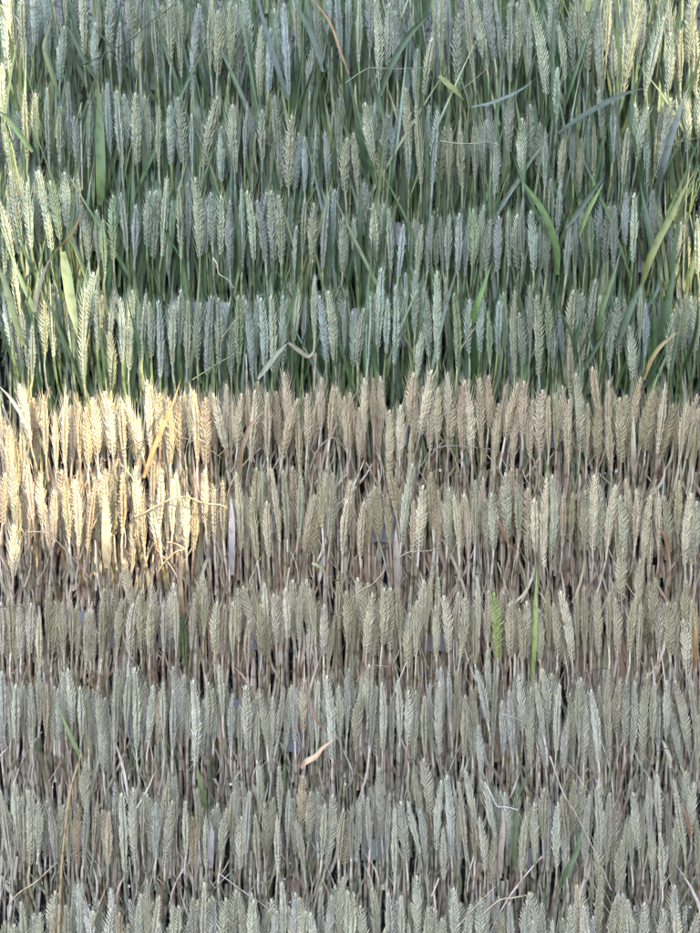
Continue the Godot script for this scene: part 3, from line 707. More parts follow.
# ---------------------------------------------------------------- single blades and stems lying over the tiers
# name, label, category, width m, linear colour, twist start, twist end, fold, points (photo px x, y, metres off the wall)
const DARK := [0.055, 0.10, 0.045]
const MIDG := [0.10, 0.175, 0.07]
const BLUE := [0.12, 0.17, 0.15]
const LIME := [0.24, 0.33, 0.07]
const YELL := [0.32, 0.34, 0.10]
const STRW := [0.52, 0.43, 0.28]
const PALE := [0.56, 0.52, 0.40]
const BRWN := [0.30, 0.19, 0.11]
const PINK := [0.46, 0.35, 0.27]
const TWIG := [0.16, 0.13, 0.09]
const BLADES := [
	["leaf_blade", "dark green blade slanting down over the fourth green tier's left ears", 0.0058, DARK, 0.3, 0.6, 0.4, [[97, 80, .068], [85, 60, .071], [75, 40, .071], [65, 22, .069]]],
	["leaf_blade", "olive green blade bent beside the topmost left ears", 0.006, [0.13, 0.18, 0.06], 0.2, 0.8, 0.5, [[60, 97, .066], [52, 72, .071], [45, 48, .071], [49, 30, .070], [54, 6, .069]]],
	["leaf_blade", "broad upright mid green blade rising past the third green tier", 0.0115, [0.13, 0.21, 0.08], 0.1, -0.4, 0.25, [[100, 205, .05], [101, 175, .063], [100, 140, .066], [99, 105, .066], [97, 66, .066]]],
	["leaf_blade", "green blade crossing the sunlit left edge of the third tier", 0.0065, MIDG, 0.0, 0.4, 0.4, [[33, 152, .065], [20, 134, .069], [8, 118, .070], [-6, 108, .069]]],
	["leaf_blade", "long blue-grey blade slanting through the fourth green tier beside a yellowing ear", 0.006, [0.09, 0.13, 0.11], 0.1, 0.5, 0.3, [[288, 100, .065], [279, 72, .070], [269, 40, .071], [259, 2, .070], [254, -30, .069]]],
	["leaf_blade", "wide blue-green blade arching down over topmost ears", 0.0065, [0.10, 0.15, 0.11], 0.1, 0.7, 0.3, [[323, 72, .067], [313, 38, .070], [302, 15, .071], [290, -8, .070]]],
	["leaf_blade", "straw-brown dried blade hanging from the top edge", 0.0031, [0.40, 0.28, 0.13], 0.2, 0.9, 0.5, [[349, 74, .065], [340, 50, .070], [330, 22, .072], [314, 0, .071], [304, -14, .070]]],
	["leaf_blade", "dark green diagonal blade rising right over the fourth green tier", 0.0075, [0.09, 0.15, 0.075], 0.1, -0.3, 0.35, [[380, 96, .059], [391, 66, .068], [407, 38, .070], [421, 22, .070], [434, 10, .069]]],
	["leaf_blade", "yellow-green broken blade with brownish end below the pale horizontal stem", 0.0078, [0.20, 0.24, 0.06], 0.2, 0.4, 0.3, [[439, 76, .067], [448, 85, .070], [457, 93, .071], [465, 102, .069]]],
	["leaf_blade", "dark green pointed blade lying nearly flat across the third green tier", 0.0090, [0.04, 0.07, 0.045], 0.9, 0.3, 0.25, [[558, 134, .069], [572, 124, .072], [590, 112, .073], [612, 100, .073], [630, 92, .072], [647, 88, .070]]],
	["leaf_blade", "narrow arching blade below the dried twig of the fourth green tier", 0.0042, BLUE, 0.5, 0.2, 0.3, [[472, 107, .068], [488, 104, .071], [504, 98, .072], [522, 89, .072], [536, 78, .070]]],
	["leaf_blade", "broad blue-grey blade at the right of the third green tier", 0.0085, [0.13, 0.17, 0.15], 0.0, 0.5, 0.3, [[655, 196, .053], [663, 166, .067], [672, 134, .070], [682, 104, .070], [690, 84, .069]]],
	["leaf_blade", "long bright green blade arching over the second green tier", 0.0082, [0.14, 0.235, 0.075], -0.1, 0.4, 0.4, [[557, 275, .058], [556, 248, .065], [546, 218, .070], [531, 193, .070], [519, 178, .069]]],
	["leaf_blade", "short lime green blade leaning right beside the arching green blade", 0.0055, [0.17, 0.26, 0.08], 0.1, 0.3, 0.4, [[579, 236, .065], [586, 216, .070], [596, 196, .070], [604, 182, .068]]],
	["leaf_blade", "dusky blue-green blade slanting right over the second green tier", 0.0065, [0.10, 0.15, 0.10], 0.2, -0.2, 0.3, [[566, 228, .065], [578, 212, .069], [592, 192, .070], [608, 170, .068]]],
	["leaf_blade", "long yellow-green blade bending across the right of the second tier", 0.0082, [0.22, 0.25, 0.075], 0.2, 0.5, 0.35, [[640, 290, .057], [649, 262, .068], [660, 237, .070], [672, 215, .070], [684, 190, .070], [697, 168, .069]]],
	["leaf_blade", "green blade leaning left crossing the yellow-green one", 0.0075, [0.10, 0.16, 0.09], 0.1, 0.2, 0.35, [[652, 258, .063], [650, 236, .067], [645, 212, .068], [640, 182, .067]]],
	["leaf_blade", "folded purplish olive blade twisting over sunlit left ears", 0.0085, [0.22, 0.20, 0.15], 0.2, 2.6, 0.35, [[35, 312, .067], [40, 288, .071], [48, 266, .072], [58, 250, .072], [70, 238, .072], [78, 222, .072], [83, 206, .070]]],
	["leaf_blade", "broad pale green sunlit blade tapering down at the left", 0.0115, [0.19, 0.25, 0.12], 0.1, 0.3, 0.3, [[63, 252, .061], [67, 275, .067], [71, 302, .069], [75, 322, .069], [78, 338, .068]]],
	["leaf_blade", "long dull green blade leaning left along the left edge", 0.0085, [0.14, 0.19, 0.10], 0.0, 0.4, 0.35, [[24, 345, .059], [14, 312, .067], [5, 282, .069], [-6, 256, .069]]],
	["leaf_blade", "dark green blade leaning right above the right-hand straw ears", 0.0085, [0.075, 0.125, 0.065], 0.1, 0.4, 0.35, [[617, 343, .065], [625, 322, .070], [634, 300, .071], [646, 276, .069]]],
	["leaf_blade", "long mid green blade curving up through the lowest green tier", 0.0068, [0.11, 0.18, 0.06], 0.1, 0.3, 0.35, [[598, 340, .059], [600, 318, .067], [606, 296, .069], [615, 270, .070], [621, 248, .068]]],
	["leaf_blade", "yellowing blade with a brown tip curving over the lowest green tier", 0.0048, [0.30, 0.24, 0.085], 0.2, 0.5, 0.35, [[644, 380, .065], [650, 362, .070], [660, 347, .071], [671, 337, .071], [681, 331, .070]]],
	["leaf_blade", "wide dark green upright blade in the lowest green tier", 0.0095, [0.08, 0.14, 0.06], 0.0, 0.3, 0.3, [[663, 345, .055], [665, 318, .063], [670, 290, .066], [676, 258, .066]]],
	["leaf_blade", "bright green blade slanting right in the middle of the lowest green tier", 0.0068, [0.13, 0.24, 0.06], 0.1, 0.4, 0.35, [[470, 330, .055], [476, 308, .067], [483, 288, .069], [492, 262, .069]]],
	["leaf_blade", "grey-green dried blade folded like a roof above the straw ears", 0.0062, [0.27, 0.29, 0.20], 0.3, 0.2, 0.3, [[258, 379, .069], [268, 366, .072], [279, 352, .073], [289, 342, .074]]],
	["leaf_blade", "dull dried blade end hooked beside the folded grey-green one", 0.0058, [0.25, 0.22, 0.16], 0.2, 1.0, 0.3, [[289, 343, .073], [299, 351, .073], [308, 357, .072], [314, 351, .071], [316, 336, .069]]],
	["leaf_blade", "pale straw blade slanting down across the left straw ears", 0.0050, PALE, 0.1, 0.4, 0.3, [[32, 435, .069], [22, 415, .072], [10, 397, .073], [-3, 384, .072]]],
	["leaf_blade", "stiff golden blade standing above the sunlit straw ears", 0.0058, [0.50, 0.33, 0.13], 0.1, 0.4, 0.5, [[144, 478, .069], [152, 455, .073], [163, 428, .074], [174, 402, .074], [181, 378, .072]]],
	["leaf_blade", "rusty brown blade arching over the first straw tier", 0.0056, [0.30, 0.20, 0.115], 0.2, 0.6, 0.4, [[240, 480, .057], [242, 452, .067], [248, 432, .071], [256, 419, .072], [264, 412, .070]]],
	["leaf_blade", "red-brown torn blade hanging over the second straw tier", 0.0052, [0.27, 0.14, 0.075], 0.2, 1.6, 0.4, [[497, 520, .067], [503, 532, .071], [507, 543, .072], [515, 552, .072], [521, 563, .069]]],
	["leaf_blade", "small rusty blade tip among pale ears of the second straw tier", 0.0052, [0.28, 0.17, 0.10], 0.1, 0.5, 0.4, [[665, 560, .066], [667, 545, .070], [664, 534, .071], [657, 526, .069]]],
	["leaf_blade", "curled olive blade dangling below the second straw tier", 0.0058, [0.27, 0.29, 0.13], 0.2, 2.8, 0.3, [[312, 563, .065], [320, 568, .069], [329, 578, .070], [338, 581, .070], [345, 578, .068]]],
	["leaf_blade", "bright lime green blade standing in the third straw tier", 0.0055, [0.30, 0.39, 0.13], 0.1, 0.3, 0.35, [[532, 680, .050], [534, 650, .063], [535, 620, .066], [536, 590, .066], [537, 562, .065]]],
	["leaf_blade", "green blade broken off over the first grey tier", 0.0056, [0.22, 0.29, 0.13], 0.1, 0.5, 0.35, [[81, 758, .069], [74, 742, .072], [65, 722, .072], [53, 694, .069]]],
	["leaf_blade", "curled brown dried leaf lying below the first grey tier", 0.0072, [0.50, 0.36, 0.24], 0.2, 2.2, 0.35, [[301, 768, .067], [306, 762, .072], [316, 757, .074], [324, 748, .074], [334, 741, .074], [344, 735, .074], [356, 729, .071]]],
	["leaf_blade", "dark green blade bent low in the second grey tier", 0.0062, [0.09, 0.14, 0.06], 0.2, 0.6, 0.4, [[561, 888, .063], [566, 872, .070], [575, 856, .071], [580, 838, .070], [583, 818, .067]]],
	["leaf_blade", "green blade tucked under an ear of the second grey tier's top", 0.0062, [0.17, 0.22, 0.10], 0.1, 0.3, 0.4, [[206, 810, .055], [203, 794, .063], [199, 776, .066], [196, 758, .065]]],
	["leaf_blade", "narrow green upright blade beside broken white stem", 0.0055, [0.13, 0.18, 0.085], 0.1, 0.3, 0.35, [[514, 870, .050], [515, 840, .061], [516, 805, .065], [517, 778, .064]]],
	["leaf_blade", "rusty blade lying along an ear at the right of second grey tier", 0.0042, [0.27, 0.16, 0.10], 0.2, 0.8, 0.4, [[690, 838, .067], [688, 822, .071], [685, 810, .071], [681, 802, .069]]],
	["leaf_blade", "pinkish brown curled blade over an ear of the first grey tier", 0.0042, [0.38, 0.25, 0.17], 0.1, 1.4, 0.4, [[322, 728, .067], [315, 716, .071], [310, 700, .072], [306, 684, .070]]],
	["leaf_blade", "thin brown looped leaf above the first grey tier", 0.0032, [0.36, 0.23, 0.14], 0.4, 2.2, 0.3, [[100, 694, .068], [91, 684, .072], [86, 676, .073], [90, 671, .073], [98, 669, .072], [105, 672, .070]]],
	["leaf_blade", "pale cream blade stub below the right end of first grey tier", 0.0052, PALE, 0.1, 0.7, 0.3, [[670, 768, .061], [669, 756, .066], [666, 748, .067], [662, 739, .065]]],
	["leaf_blade", "orange-brown upright blade in the right of third straw tier", 0.0052, [0.42, 0.26, 0.11], 0.1, 0.4, 0.35, [[695, 668, .050], [695, 645, .061], [696, 622, .063], [697, 600, .061]]],
	["leaf_blade", "rusty upright blade beside the dark green ear of third straw tier", 0.006, [0.32, 0.20, 0.12], 0.1, 0.5, 0.35, [[184, 640, .040], [182, 605, .058], [181, 580, .055], [179, 545, .053]]],
	["leaf_blade", "pale broad sunlit sheath blade in the second straw tier", 0.0115, [0.52, 0.44, 0.30], 0.0, 0.2, 0.25, [[107, 568, .055], [107, 545, .066], [106, 515, .068], [104, 482, .067]]],
	["leaf_blade", "lavender grey pointed blade in the second grey tier", 0.007, [0.40, 0.37, 0.37], 0.1, 0.2, 0.3, [[211, 868, .050], [211, 850, .059], [212, 832, .062], [210, 820, .061]]],
	["leaf_blade", "pinkish straw blade upright in second grey tier near broken stem", 0.0068, [0.40, 0.33, 0.27], 0.1, 0.3, 0.3, [[500, 878, .050], [501, 850, .061], [503, 825, .063], [502, 806, .061]]],
	["leaf_blade", "pinkish sheath blade standing in the second straw tier's middle", 0.0078, [0.45, 0.37, 0.32], 0.0, 0.3, 0.3, [[397, 600, .040], [397, 572, .055], [396, 545, .063], [396, 524, .063]]],
	["leaf_blade", "pale lilac upright blade between straw ears", 0.0078, [0.46, 0.42, 0.40], 0.0, 0.2, 0.3, [[232, 575, .050], [232, 545, .062], [232, 515, .064], [231, 495, .063]]],
	["leaf_blade", "cream straw blade standing against an ear in the first straw tier", 0.0058, [0.54, 0.46, 0.36], 0.0, 0.2, 0.3, [[633, 480, .053], [633, 455, .067], [633, 430, .069], [633, 414, .068]]],
]
const STEMS := [
	["loose_stem", "thin dark green stem slanting across the topmost ears", 0.0009, DARK, [[82, 65, .071], [105, 54, .074], [133, 38, .074], [150, 22, .074], [176, 4, .072]]],
	["loose_stem", "thin pale stem lying level across the fourth green tier", 0.0009, [0.34, 0.38, 0.24], [[346, 83, .070], [360, 73, .073], [372, 68, .074], [400, 69, .074], [431, 67, .072]]],
	["loose_stem", "thin straw stem slanting up at the fourth green tier's right", 0.0007, [0.34, 0.33, 0.22], [[459, 27, .070], [478, 17, .073], [505, 8, .073], [530, 1, .071]]],
	["loose_stem", "short brown straw crossing gap under fourth green tier", 0.0007, [0.36, 0.31, 0.2], [[463, 89, .068], [475, 79, .072], [488, 68, .070]]],
	["loose_stem", "pale level stem crossing the third green tier", 0.0010, [0.38, 0.42, 0.30], [[440, 141, .070], [462, 144, .073], [488, 143, .073], [500, 146, .071]]],
	["loose_stem", "fine green stem with a bend at the right edge of third tier", 0.0008, [0.24, 0.28, 0.12], [[669, 146, .070], [680, 142, .073], [694, 139, .073], [704, 134, .071]]],
	["loose_stem", "white curled dry stem between the second and lowest green tiers", 0.0010, PALE, [[213, 258, .065], [217, 264, .069], [219, 274, .070], [227, 279, .070], [234, 288, .067]]],
	["loose_stem", "brown forked straw over the lowest green tier", 0.0010, [0.36, 0.29, 0.18], [[222, 338, .069], [232, 325, .072], [241, 316, .072], [250, 304, .070]]],
	["loose_stem", "thin green stem slanting above the left straw ears", 0.0010, [0.22, 0.29, 0.12], [[192, 380, .069], [208, 370, .072], [224, 360, .072], [243, 352, .070]]],
	["loose_stem", "pale cut stem standing at the foot of the lowest green tier", 0.0015, PALE, [[314, 390, .052], [315, 372, .059], [316, 353, .059]]],
	["loose_stem", "whitish cut stem beside a blue-grey ear of lowest green tier", 0.0014, [0.5, 0.5, 0.42], [[247, 392, .053], [247, 372, .065], [246, 354, .065]]],
	["loose_stem", "pale upright cut stem in the third green tier's left", 0.0014, [0.42, 0.45, 0.42], [[82, 190, .053], [82, 160, .065], [81, 121, .066]]],
	["loose_stem", "pale bare straw slanting over the lowest green tier", 0.0008, [0.45, 0.40, 0.28], [[461, 349, .069], [468, 338, .072], [477, 325, .070]]],
	["loose_stem", "thin dark twig slanting across the sunlit straw ears", 0.0008, TWIG, [[118, 452, .072], [132, 446, .075], [150, 437, .075], [163, 430, .073]]],
	["loose_stem", "bent dark twig with a knot over the first straw tier", 0.0008, [0.24, 0.19, 0.12], [[176, 437, .070], [190, 440, .073], [205, 447, .073], [222, 458, .070]]],
	["loose_stem", "short dark twig leaning right over the first straw tier", 0.0008, [0.22, 0.18, 0.12], [[218, 456, .071], [226, 449, .074], [236, 438, .072]]],
	["loose_stem", "pale arched stem at the middle of the first straw tier", 0.0009, [0.40, 0.37, 0.28], [[310, 470, .065], [316, 453, .070], [325, 442, .072], [334, 438, .072], [343, 446, .072], [349, 458, .068]]],
	["loose_stem", "thin grey stem lying level below first straw tier", 0.0008, [0.33, 0.31, 0.26], [[433, 450, .069], [447, 446, .073], [470, 447, .073], [495, 450, .070]]],
	["loose_stem", "thin brown stem level across upper first straw tier", 0.0007, [0.36, 0.30, 0.2], [[424, 417, .070], [436, 416, .073], [450, 414, .070]]],
	["loose_stem", "long pale golden stem arching over the sunlit second straw tier", 0.0015, [0.58, 0.47, 0.28], [[143, 514, .072], [155, 507, .076], [170, 500, .077], [186, 497, .077], [203, 503, .076], [220, 505, .075], [227, 508, .073]]],
	["loose_stem", "bent golden stem at the foot of the sunlit ears", 0.0016, [0.58, 0.46, 0.25], [[158, 572, .069], [166, 561, .073], [176, 552, .074], [184, 549, .074], [176, 544, .074], [168, 542, .072]]],
	["loose_stem", "fine straw stem slanting down from the left of second tier", 0.0008, [0.45, 0.38, 0.28], [[28, 532, .070], [46, 533, .073], [62, 546, .073], [76, 562, .071], [92, 580, .067]]],
	["loose_stem", "thin brown stem bent over the second straw tier's middle", 0.0009, [0.40, 0.30, 0.22], [[366, 462, .069], [378, 485, .073], [388, 508, .073], [396, 523, .070]]],
	["loose_stem", "pale brown stem bowed across foot of second straw tier", 0.0010, [0.42, 0.34, 0.26], [[400, 557, .068], [410, 552, .072], [428, 551, .072], [440, 548, .070]]],
	["loose_stem", "thin grey-green stem slanting up over the second straw tier", 0.0007, [0.28, 0.28, 0.2], [[487, 511, .070], [500, 501, .073], [512, 490, .073], [526, 482, .071]]],
	["loose_stem", "fine brown stem slanting down towards the small rusty blade tip", 0.0006, [0.30, 0.24, 0.17], [[624, 506, .070], [637, 513, .073], [650, 522, .073], [660, 529, .071]]],
	["loose_stem", "fine dark twig slanting at right end of second straw tier", 0.0006, TWIG, [[674, 562, .069], [684, 552, .072], [702, 536, .071]]],
	["loose_stem", "straw stem sloping up left above third straw tier", 0.0013, [0.44, 0.34, 0.24], [[353, 598, .063], [362, 590, .068], [374, 583, .070], [385, 570, .068]]],
	["loose_stem", "dark thin twig curving over the left third straw tier", 0.0009, TWIG, [[-4, 608, .069], [10, 606, .072], [20, 606, .072], [28, 610, .070]]],
	["loose_stem", "thin brown stem bent level above the first grey tier", 0.0009, [0.36, 0.28, 0.19], [[356, 682, .066], [364, 673, .070], [373, 666, .071], [389, 667, .069]]],
	["loose_stem", "dark curved twig above an ear of the first grey tier", 0.0009, [0.09, 0.08, 0.075], [[570, 679, .070], [582, 674, .073], [596, 669, .074], [607, 668, .072]]],
	["loose_stem", "fine white stem across the right ears of first grey tier", 0.0007, [0.48, 0.47, 0.42], [[502, 714, .070], [512, 717, .073], [525, 722, .071]]],
	["loose_stem", "dark thin twig at the foot of the first grey tier's right", 0.0007, [0.10, 0.09, 0.08], [[655, 752, .067], [663, 749, .070], [670, 748, .068]]],
	["loose_stem", "thick golden straw standing in front of the second grey tier's left ears", 0.0021, [0.46, 0.34, 0.19], [[58, 948, .071], [60, 905, .073], [62, 865, .074], [66, 826, .075], [71, 790, .075], [77, 768, .074], [82, 754, .072]]],
	["loose_stem", "pale straw slanting up left under the second grey tier", 0.0013, [0.45, 0.37, 0.26], [[8, 907, .067], [18, 894, .071], [36, 882, .072], [50, 869, .072], [58, 862, .070]]],
	["loose_stem", "cream bent stem slanting down across the second grey tier's right ears", 0.0014, [0.50, 0.45, 0.36], [[550, 756, .070], [556, 774, .074], [565, 797, .075], [577, 816, .075], [590, 842, .074], [602, 868, .073], [611, 890, .070]]],
	["loose_stem", "white snapped stem with a kink over the second grey tier", 0.0011, [0.62, 0.60, 0.54], [[487, 786, .071], [491, 794, .074], [497, 806, .075], [506, 807, .075], [518, 810, .073]]],
	["loose_stem", "bent straw lying level over third grey tier's ears", 0.0015, [0.46, 0.38, 0.26], [[484, 913, .069], [492, 906, .073], [500, 900, .074], [512, 898, .074], [528, 895, .071]]],
	["loose_stem", "grey stem slanting down right across the third grey tier", 0.0010, [0.36, 0.33, 0.30], [[220, 874, .067], [240, 889, .072], [262, 904, .073], [278, 917, .073], [294, 934, .070]]],
	["loose_stem", "straw stem slanting up right over the third grey tier", 0.0012, [0.38, 0.33, 0.25], [[452, 934, .069], [466, 917, .073], [480, 902, .073], [496, 886, .070]]],
	["loose_stem", "white cut stem piece tucked under the second grey tier", 0.0014, [0.60, 0.58, 0.56], [[432, 896, .065], [436, 886, .068], [439, 878, .066]]],
	["loose_stem", "yellow-brown straw leaning right across the left third grey ears", 0.0012, [0.40, 0.34, 0.22], [[92, 930, .063], [98, 910, .069], [104, 893, .070], [109, 878, .067]]],
	["loose_stem", "pale straw stub standing at the bottom left corner", 0.0017, [0.48, 0.42, 0.32], [[9, 945, .063], [9, 925, .067], [8, 908, .067]]],
	["loose_stem", "pale upright straw along the right edge of the second green tier", 0.0014, [0.46, 0.46, 0.26], [[683, 290, .063], [684, 250, .069], [686, 200, .070], [690, 165, .069]]],
]

func build_loose():
	for b in BLADES:
		var path := []
		for q in b[7]: path.append(at(q[0], q[1], q[2]))
		var o := lay(b[0], b[1], "leaf", smooth(path))
		var foot: Vector3 = o.position
		var local := []
		for p in smooth(path): local.append(p - foot)
		var col := Color(b[3][0], b[3][1], b[3][2])
		o.mesh = leaf_mesh(local, b[2], col, b[4], b[5], b[6])
		o.material_override = mats.leaf
	for s in STEMS:
		var path := []
		for q in s[4]: path.append(at(q[0], q[1], q[2]))
		var sm := smooth(path)
		var o := lay(s[0], s[1], "stem", sm)
		var local := []
		var rr := []
		var cc := []
		for k in sm.size():
			local.append(sm[k] - o.position)
			rr.append(s[2] * 0.82 * (1.0 - 0.35 * k / sm.size()) * rng.randf_range(0.94, 1.06))
			cc.append(jit(s[3], 0.06))
		var g := Geo.new()
		g.tube(local, rr, 6, cc)
		o.mesh = g.commit()
		o.material_override = mats.stalk

func lay(called: String, label: String, category: String, pts: Array) -> MeshInstance3D:
	var o := MeshInstance3D.new()
	o.name = numbered(called)
	add_child(o)
	var low: Vector3 = pts[0]
	for p in pts:
		if p.y < low.y: low = p
	o.position = low
	tag(o, label, category)
	return o

func smooth(p: Array) -> Array:
	var out := []
	for k in p.size() - 1:
		for q in 4:
			out.append(p[k].cubic_interpolate(p[k + 1], p[maxi(k - 1, 0)], p[mini(k + 2, p.size() - 1)], q / 4.0))
	out.append(p[-1])
	return out

# white crumbs of glue caught between the stems
func build_crumbs():
	var g := Geo.new()
	for c in [[440, 470, 2.2], [460, 476, 1.4], [233, 470, 1.0], [343, 776, 2.2], [345, 784, 1.6], [231, 784, 1.8], [242, 788, 2.0], [300, 776, 1.4], [322, 782, 1.2], [596, 781, 2.0], [640, 775, 1.0], [620, 757, 1.0], [528, 780, 1.4], [130, 886, 2.0], [125, 880, 1.6], [262, 882, 1.8], [285, 879, 1.2], [290, 902, 1.4], [303, 903, 1.6], [316, 900, 1.2], [296, 876, 1.2], [555, 891, 1.6], [552, 907, 1.4], [533, 906, 1.4], [583, 901, 1.2], [682, 908, 2.0], [690, 907, 1.8], [660, 908, 1.0], [115, 908, 1.4], [90, 905, 1.4], [53, 787, 1.4], [161, 786, 1.2], [140, 783, 1.0], [494, 906, 1.2], [432, 907, 1.4], [616, 471, 2.6], [625, 478, 2.0], [605, 473, 1.6], [668, 471, 1.2]]:
		var p := at(c[0], c[1], 0.026)
		var r: float = c[2] * K * 0.75
		for q in 2:
			g.husk(p + Vector3(rng.randf_range(-r, r) * 0.5, -r, rng.randf_range(-r, r) * 0.4), Vector3(rng.randf_range(-0.5, 0.5), 1, rng.randf_range(-0.4, 0.4)), r * 2.0, r, Color(0.72, 0.73, 0.75), Vector3(0, 0, 1))
	var o := part("glue_crumbs", g.commit(), plain("crumb", Color.WHITE, 0.5, true), self)
	tag(o, "tiny white glue crumbs caught between the stems", "crumbs", "", "stuff")

# ---------------------------------------------------------------- wall, ground and the unseen tree added to shade it
func build_wall():
	var w := Node3D.new()
	w.name = "display_wall"
	add_child(w)
	tag(w, "flat display wall behind the wheat, pale boarded top, dark below", "wall")
	var split := at(0, 205, 0).y
	var g := Geo.new()
	g.box(Vector3(-0.80, split, -0.03), Vector3(0.80, CY + 0.86, 0.0), Color.WHITE)
	part("upper_panel", g.commit(), mats.pale_board, w)
	g = Geo.new()
	g.box(Vector3(-0.80, 0.0, -0.03), Vector3(0.80, split - 0.001, -0.001), Color.WHITE)
	part("lower_panel", g.commit(), mats.dark_board, w)
	for x in [-0.7, 0.7]:
		g = Geo.new()
		g.box(Vector3(x - 0.045, 0.0, -0.11), Vector3(x + 0.045, CY + 0.80, -0.031), Color.WHITE)
		part("post", g.commit(), mats.dark_board, w)

func build_ground():
	var g := Geo.new()
	for x in 2:
		for z in 2: g.vert(Vector3(-60 + 120 * x, 0, -60 + 120 * z), Vector3.UP, Color.WHITE, Vector2(x * 60, z * 60))
	g.tri(0, 1, 2); g.tri(1, 3, 2)
	var o := part("ground", g.commit(), mats.ground, self)
	o.set_meta("kind", "structure")

# sun flecks: where on the wall (photo px) gaps are cut in the added crown, and how open each is
const GAPS := [
	[1.3, [[-30, 400], [20, 382], [60, 370], [110, 372], [160, 380], [182, 398], [186, 440], [204, 480], [208, 530], [196, 560], [150, 564], [96, 560], [64, 536], [48, 500], [-30, 480]]],
	[1.3, [[-40, 528], [22, 534], [22, 574], [-40, 580]]],
	[0.68, [[-40, 190], [50, 200], [112, 235], [130, 300], [128, 368], [-40, 376]]],
	[0.8, [[-60, -60], [8, -60], [16, 60], [20, 140], [22, 210], [-60, 210]]],
	[0.9, [[584, -80], [760, -80], [760, 128], [650, 124], [612, 92]]],
	[0.8, [[682, 110], [760, 110], [760, 330], [690, 330]]],
]

func build_added_tree():  # unseen tree added to block the sun, its crown cut around the flecks
	var d := SUN.normalized()
	var centre := Vector3(0, CY, ZP) + d * 2.75
	var t := Node3D.new()
	t.name = "added_shade_tree"
	add_child(t)
	t.position = Vector3(centre.x + 0.1, 0, centre.z + 0.15)
	tag(t, "small unseen broadleaf tree added to shade the wheat wall, out of frame", "tree")
	var g := Geo.new()
	var bark := Color(0.13, 0.10, 0.075)
	var top := centre - t.position
	g.tube([Vector3(0, 0, 0), Vector3(0.02, 0.5, 0.01), Vector3(-0.02, 1.2, -0.03), top + Vector3(0, 0.2, 0), top + Vector3(0.05, 0.9, 0)], [0.10, 0.08, 0.07, 0.045, 0.015], 9, [bark, bark, bark, bark, bark])
	for k in 9:
		var a := TAU * k / 9.0 + 0.3
		var y := lerpf(1.3, top.y + 0.4, k / 8.0)
		var s := Vector3(-0.02, y, -0.02)
		var e := s + Vector3(cos(a * 2.3), 0.55, sin(a * 2.3)) * 0.75
		g.tube([s, s.lerp(e, 0.5) + Vector3(0, -0.05, 0), e], [0.032, 0.022, 0.006], 6, [bark, bark, bark])
	part("trunk", g.commit(), plain("bark", Color.WHITE, 0.9, true), t)
	var f := FastNoiseLite.new()
	f.seed = 5
	f.frequency = 0.021
	var polys := []
	for q in GAPS:
		var pl := PackedVector2Array()
		for p in q[1]: pl.append(Vector2(p[0], p[1]))
		polys.append(pl)
	var lf := Geo.new()
	var r := RandomNumberGenerator.new()
	r.seed = 77
	var made := 0
	while made < 34000:
		var p := Vector3(r.randf_range(-1, 1), r.randf_range(-1, 1), r.randf_range(-1, 1))
		if p.length() > 1.0: continue
		made += 1
		p = centre + p * Vector3(1.5, 1.45, 1.45)
		if p.distance_to(Vector3(0, CY, ZP + DIST)) < 0.75: continue
		var sz := r.randf_range(0.028, 0.042)
		var b := Basis.from_euler(Vector3(r.randf_range(-1.2, 1.2), r.randf_range(0, TAU), r.randf_range(-0.8, 0.8)))
		var skip := false
		for o in [Vector3(0, -1.2, 0), Vector3(-0.62, -0.2, 0.12), Vector3(0.62, -0.2, 0.12), Vector3(0, 1.3, 0.0)]:
			var w: Vector3 = p + b * (o * sz)
			var q: Vector3 = w - d * ((w.z - ZP) / d.z)
			var px := Vector2(q.x / K + 350.0, 466.5 - (q.y - CY) / K)
			for k in polys.size():
				if not skip and Geometry2D.is_point_in_polygon(px, polys[k]) and (f.get_noise_2d(px.x, px.y) * 0.9 + 0.5) < GAPS[k][0]: skip = true
		if skip: continue
		p -= t.position
		var nn := b.z
		var tone := r.randf_range(0.75, 1.25)
		var col := Color(0.055 * tone, 0.10 * tone, 0.03 * tone)
		var first := lf.v.size()
		for v in [Vector3(0, -1.2, 0), Vector3(-0.62, -0.2, 0.12), Vector3(0, 0.1, -0.05), Vector3(0.62, -0.2, 0.12), Vector3(0, 1.3, 0.0)]:
			lf.vert(p + b * (v * sz), nn, col)
		lf.tri(first, first + 1, first + 2); lf.tri(first, first + 2, first + 3)
		lf.tri(first + 1, first + 4, first + 2); lf.tri(first + 2, first + 4, first + 3)
	part("crown", lf.commit(), plain("tree_leaf", Color.WHITE, 0.6, true), t)

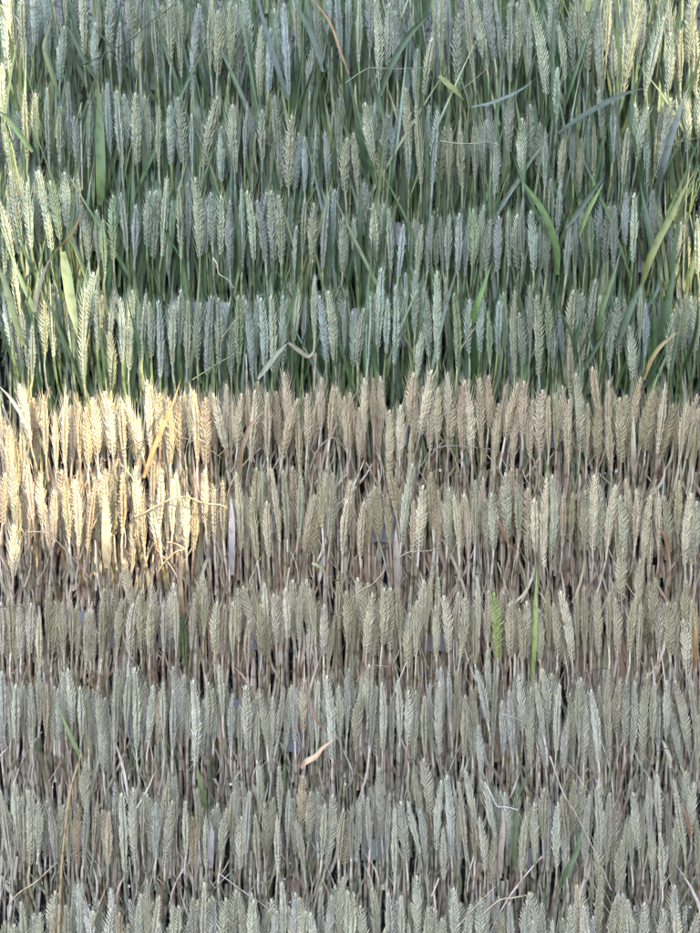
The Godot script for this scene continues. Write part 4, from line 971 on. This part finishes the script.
func make_materials():
	var st := plain("stalk", Color.WHITE, 0.55, true)
	st.albedo_texture = vein_texture(3, 0.35)
	var lf := plain("leaf", Color.WHITE, 0.5, true)
	lf.albedo_texture = vein_texture(8, 0.18)
	lf.backlight_enabled = true
	lf.backlight = Color(0.30, 0.32, 0.16)
	var tp := plain("tape", lin(0.24, 0.245, 0.265), 0.5)
	tp.albedo_texture = noise_image(128, 0.03, 4, func(h, _x, _y): return Color(0.86, 0.86, 0.86).lerp(Color.WHITE, h))
	tp.uv1_triplanar = true
	tp.uv1_scale = Vector3(15, 15, 15)
	var speck := noise_image(512, 0.06, 11, func(h, _x, _y): return Color(0.56, 0.55, 0.58).lerp(Color(0.76, 0.75, 0.77), smoothstep(0.3, 0.55, h)) if h > 0.30 else Color(0.36, 0.35, 0.36), 3)
	var pb := plain("pale_board", Color.WHITE, 0.85)
	pb.albedo_texture = speck
	pb.uv1_triplanar = true
	pb.uv1_world_triplanar = true
	pb.uv1_scale = Vector3(4, 4, 4)
	var dk := plain("dark_board", Color.WHITE, 0.9)
	dk.albedo_texture = noise_image(512, 0.05, 12, func(h, _x, _y): return Color(0.13, 0.135, 0.14).lerp(Color(0.26, 0.26, 0.28), smoothstep(0.4, 0.7, h)) if h < 0.74 else Color(0.55, 0.56, 0.6), 4)
	dk.uv1_triplanar = true
	dk.uv1_world_triplanar = true
	dk.uv1_scale = Vector3(4, 4, 4)
	var gr := plain("ground", Color.WHITE, 0.95)
	gr.albedo_texture = noise_image(256, 0.05, 21, func(h, _x, _y): return Color(0.20, 0.24, 0.13).lerp(Color(0.34, 0.36, 0.22), h))

func _ready():
	var cam := Camera3D.new()
	cam.name = "camera"
	cam.position = Vector3(0, CY, ZP + DIST)
	cam.fov = rad_to_deg(2.0 * atan(466.5 * K / DIST))
	cam.near = 0.02
	cam.far = 400.0
	add_child(cam)
	cam.current = true

	var sky_mat := ProceduralSkyMaterial.new()
	sky_mat.sky_top_color = Color(0.72, 0.76, 0.84)
	sky_mat.sky_horizon_color = Color(0.88, 0.89, 0.93)
	sky_mat.sky_curve = 0.18
	sky_mat.ground_horizon_color = Color(0.42, 0.42, 0.40)
	sky_mat.ground_bottom_color = Color(0.25, 0.26, 0.22)
	var sky := Sky.new()
	sky.sky_material = sky_mat
	var env := Environment.new()
	env.background_mode = Environment.BG_SKY
	env.sky = sky
	env.tonemap_mode = Environment.TONE_MAPPER_LINEAR
	env.tonemap_exposure = 4.5
	env.background_energy_multiplier = 1.65
	env.sdfgi_enabled = true
	env.ssao_enabled = true
	env.ssil_enabled = true
	var we := WorldEnvironment.new()
	we.name = "world_environment"
	we.environment = env
	add_child(we)

	var sun := DirectionalLight3D.new()
	sun.name = "sun"
	sun.basis = Basis.looking_at(-SUN.normalized())
	sun.light_color = Color(1.0, 0.915, 0.76)
	sun.light_energy = 0.74
	sun.light_angular_distance = 0.5
	sun.shadow_enabled = true
	add_child(sun)

	rng.seed = 20240611
	make_materials()
	build_ground()
	build_wall()
	build_added_tree()
	make_ears()
	build_strips()
	build_tiers()
	build_mass()
	build_loose()
	build_crumbs()
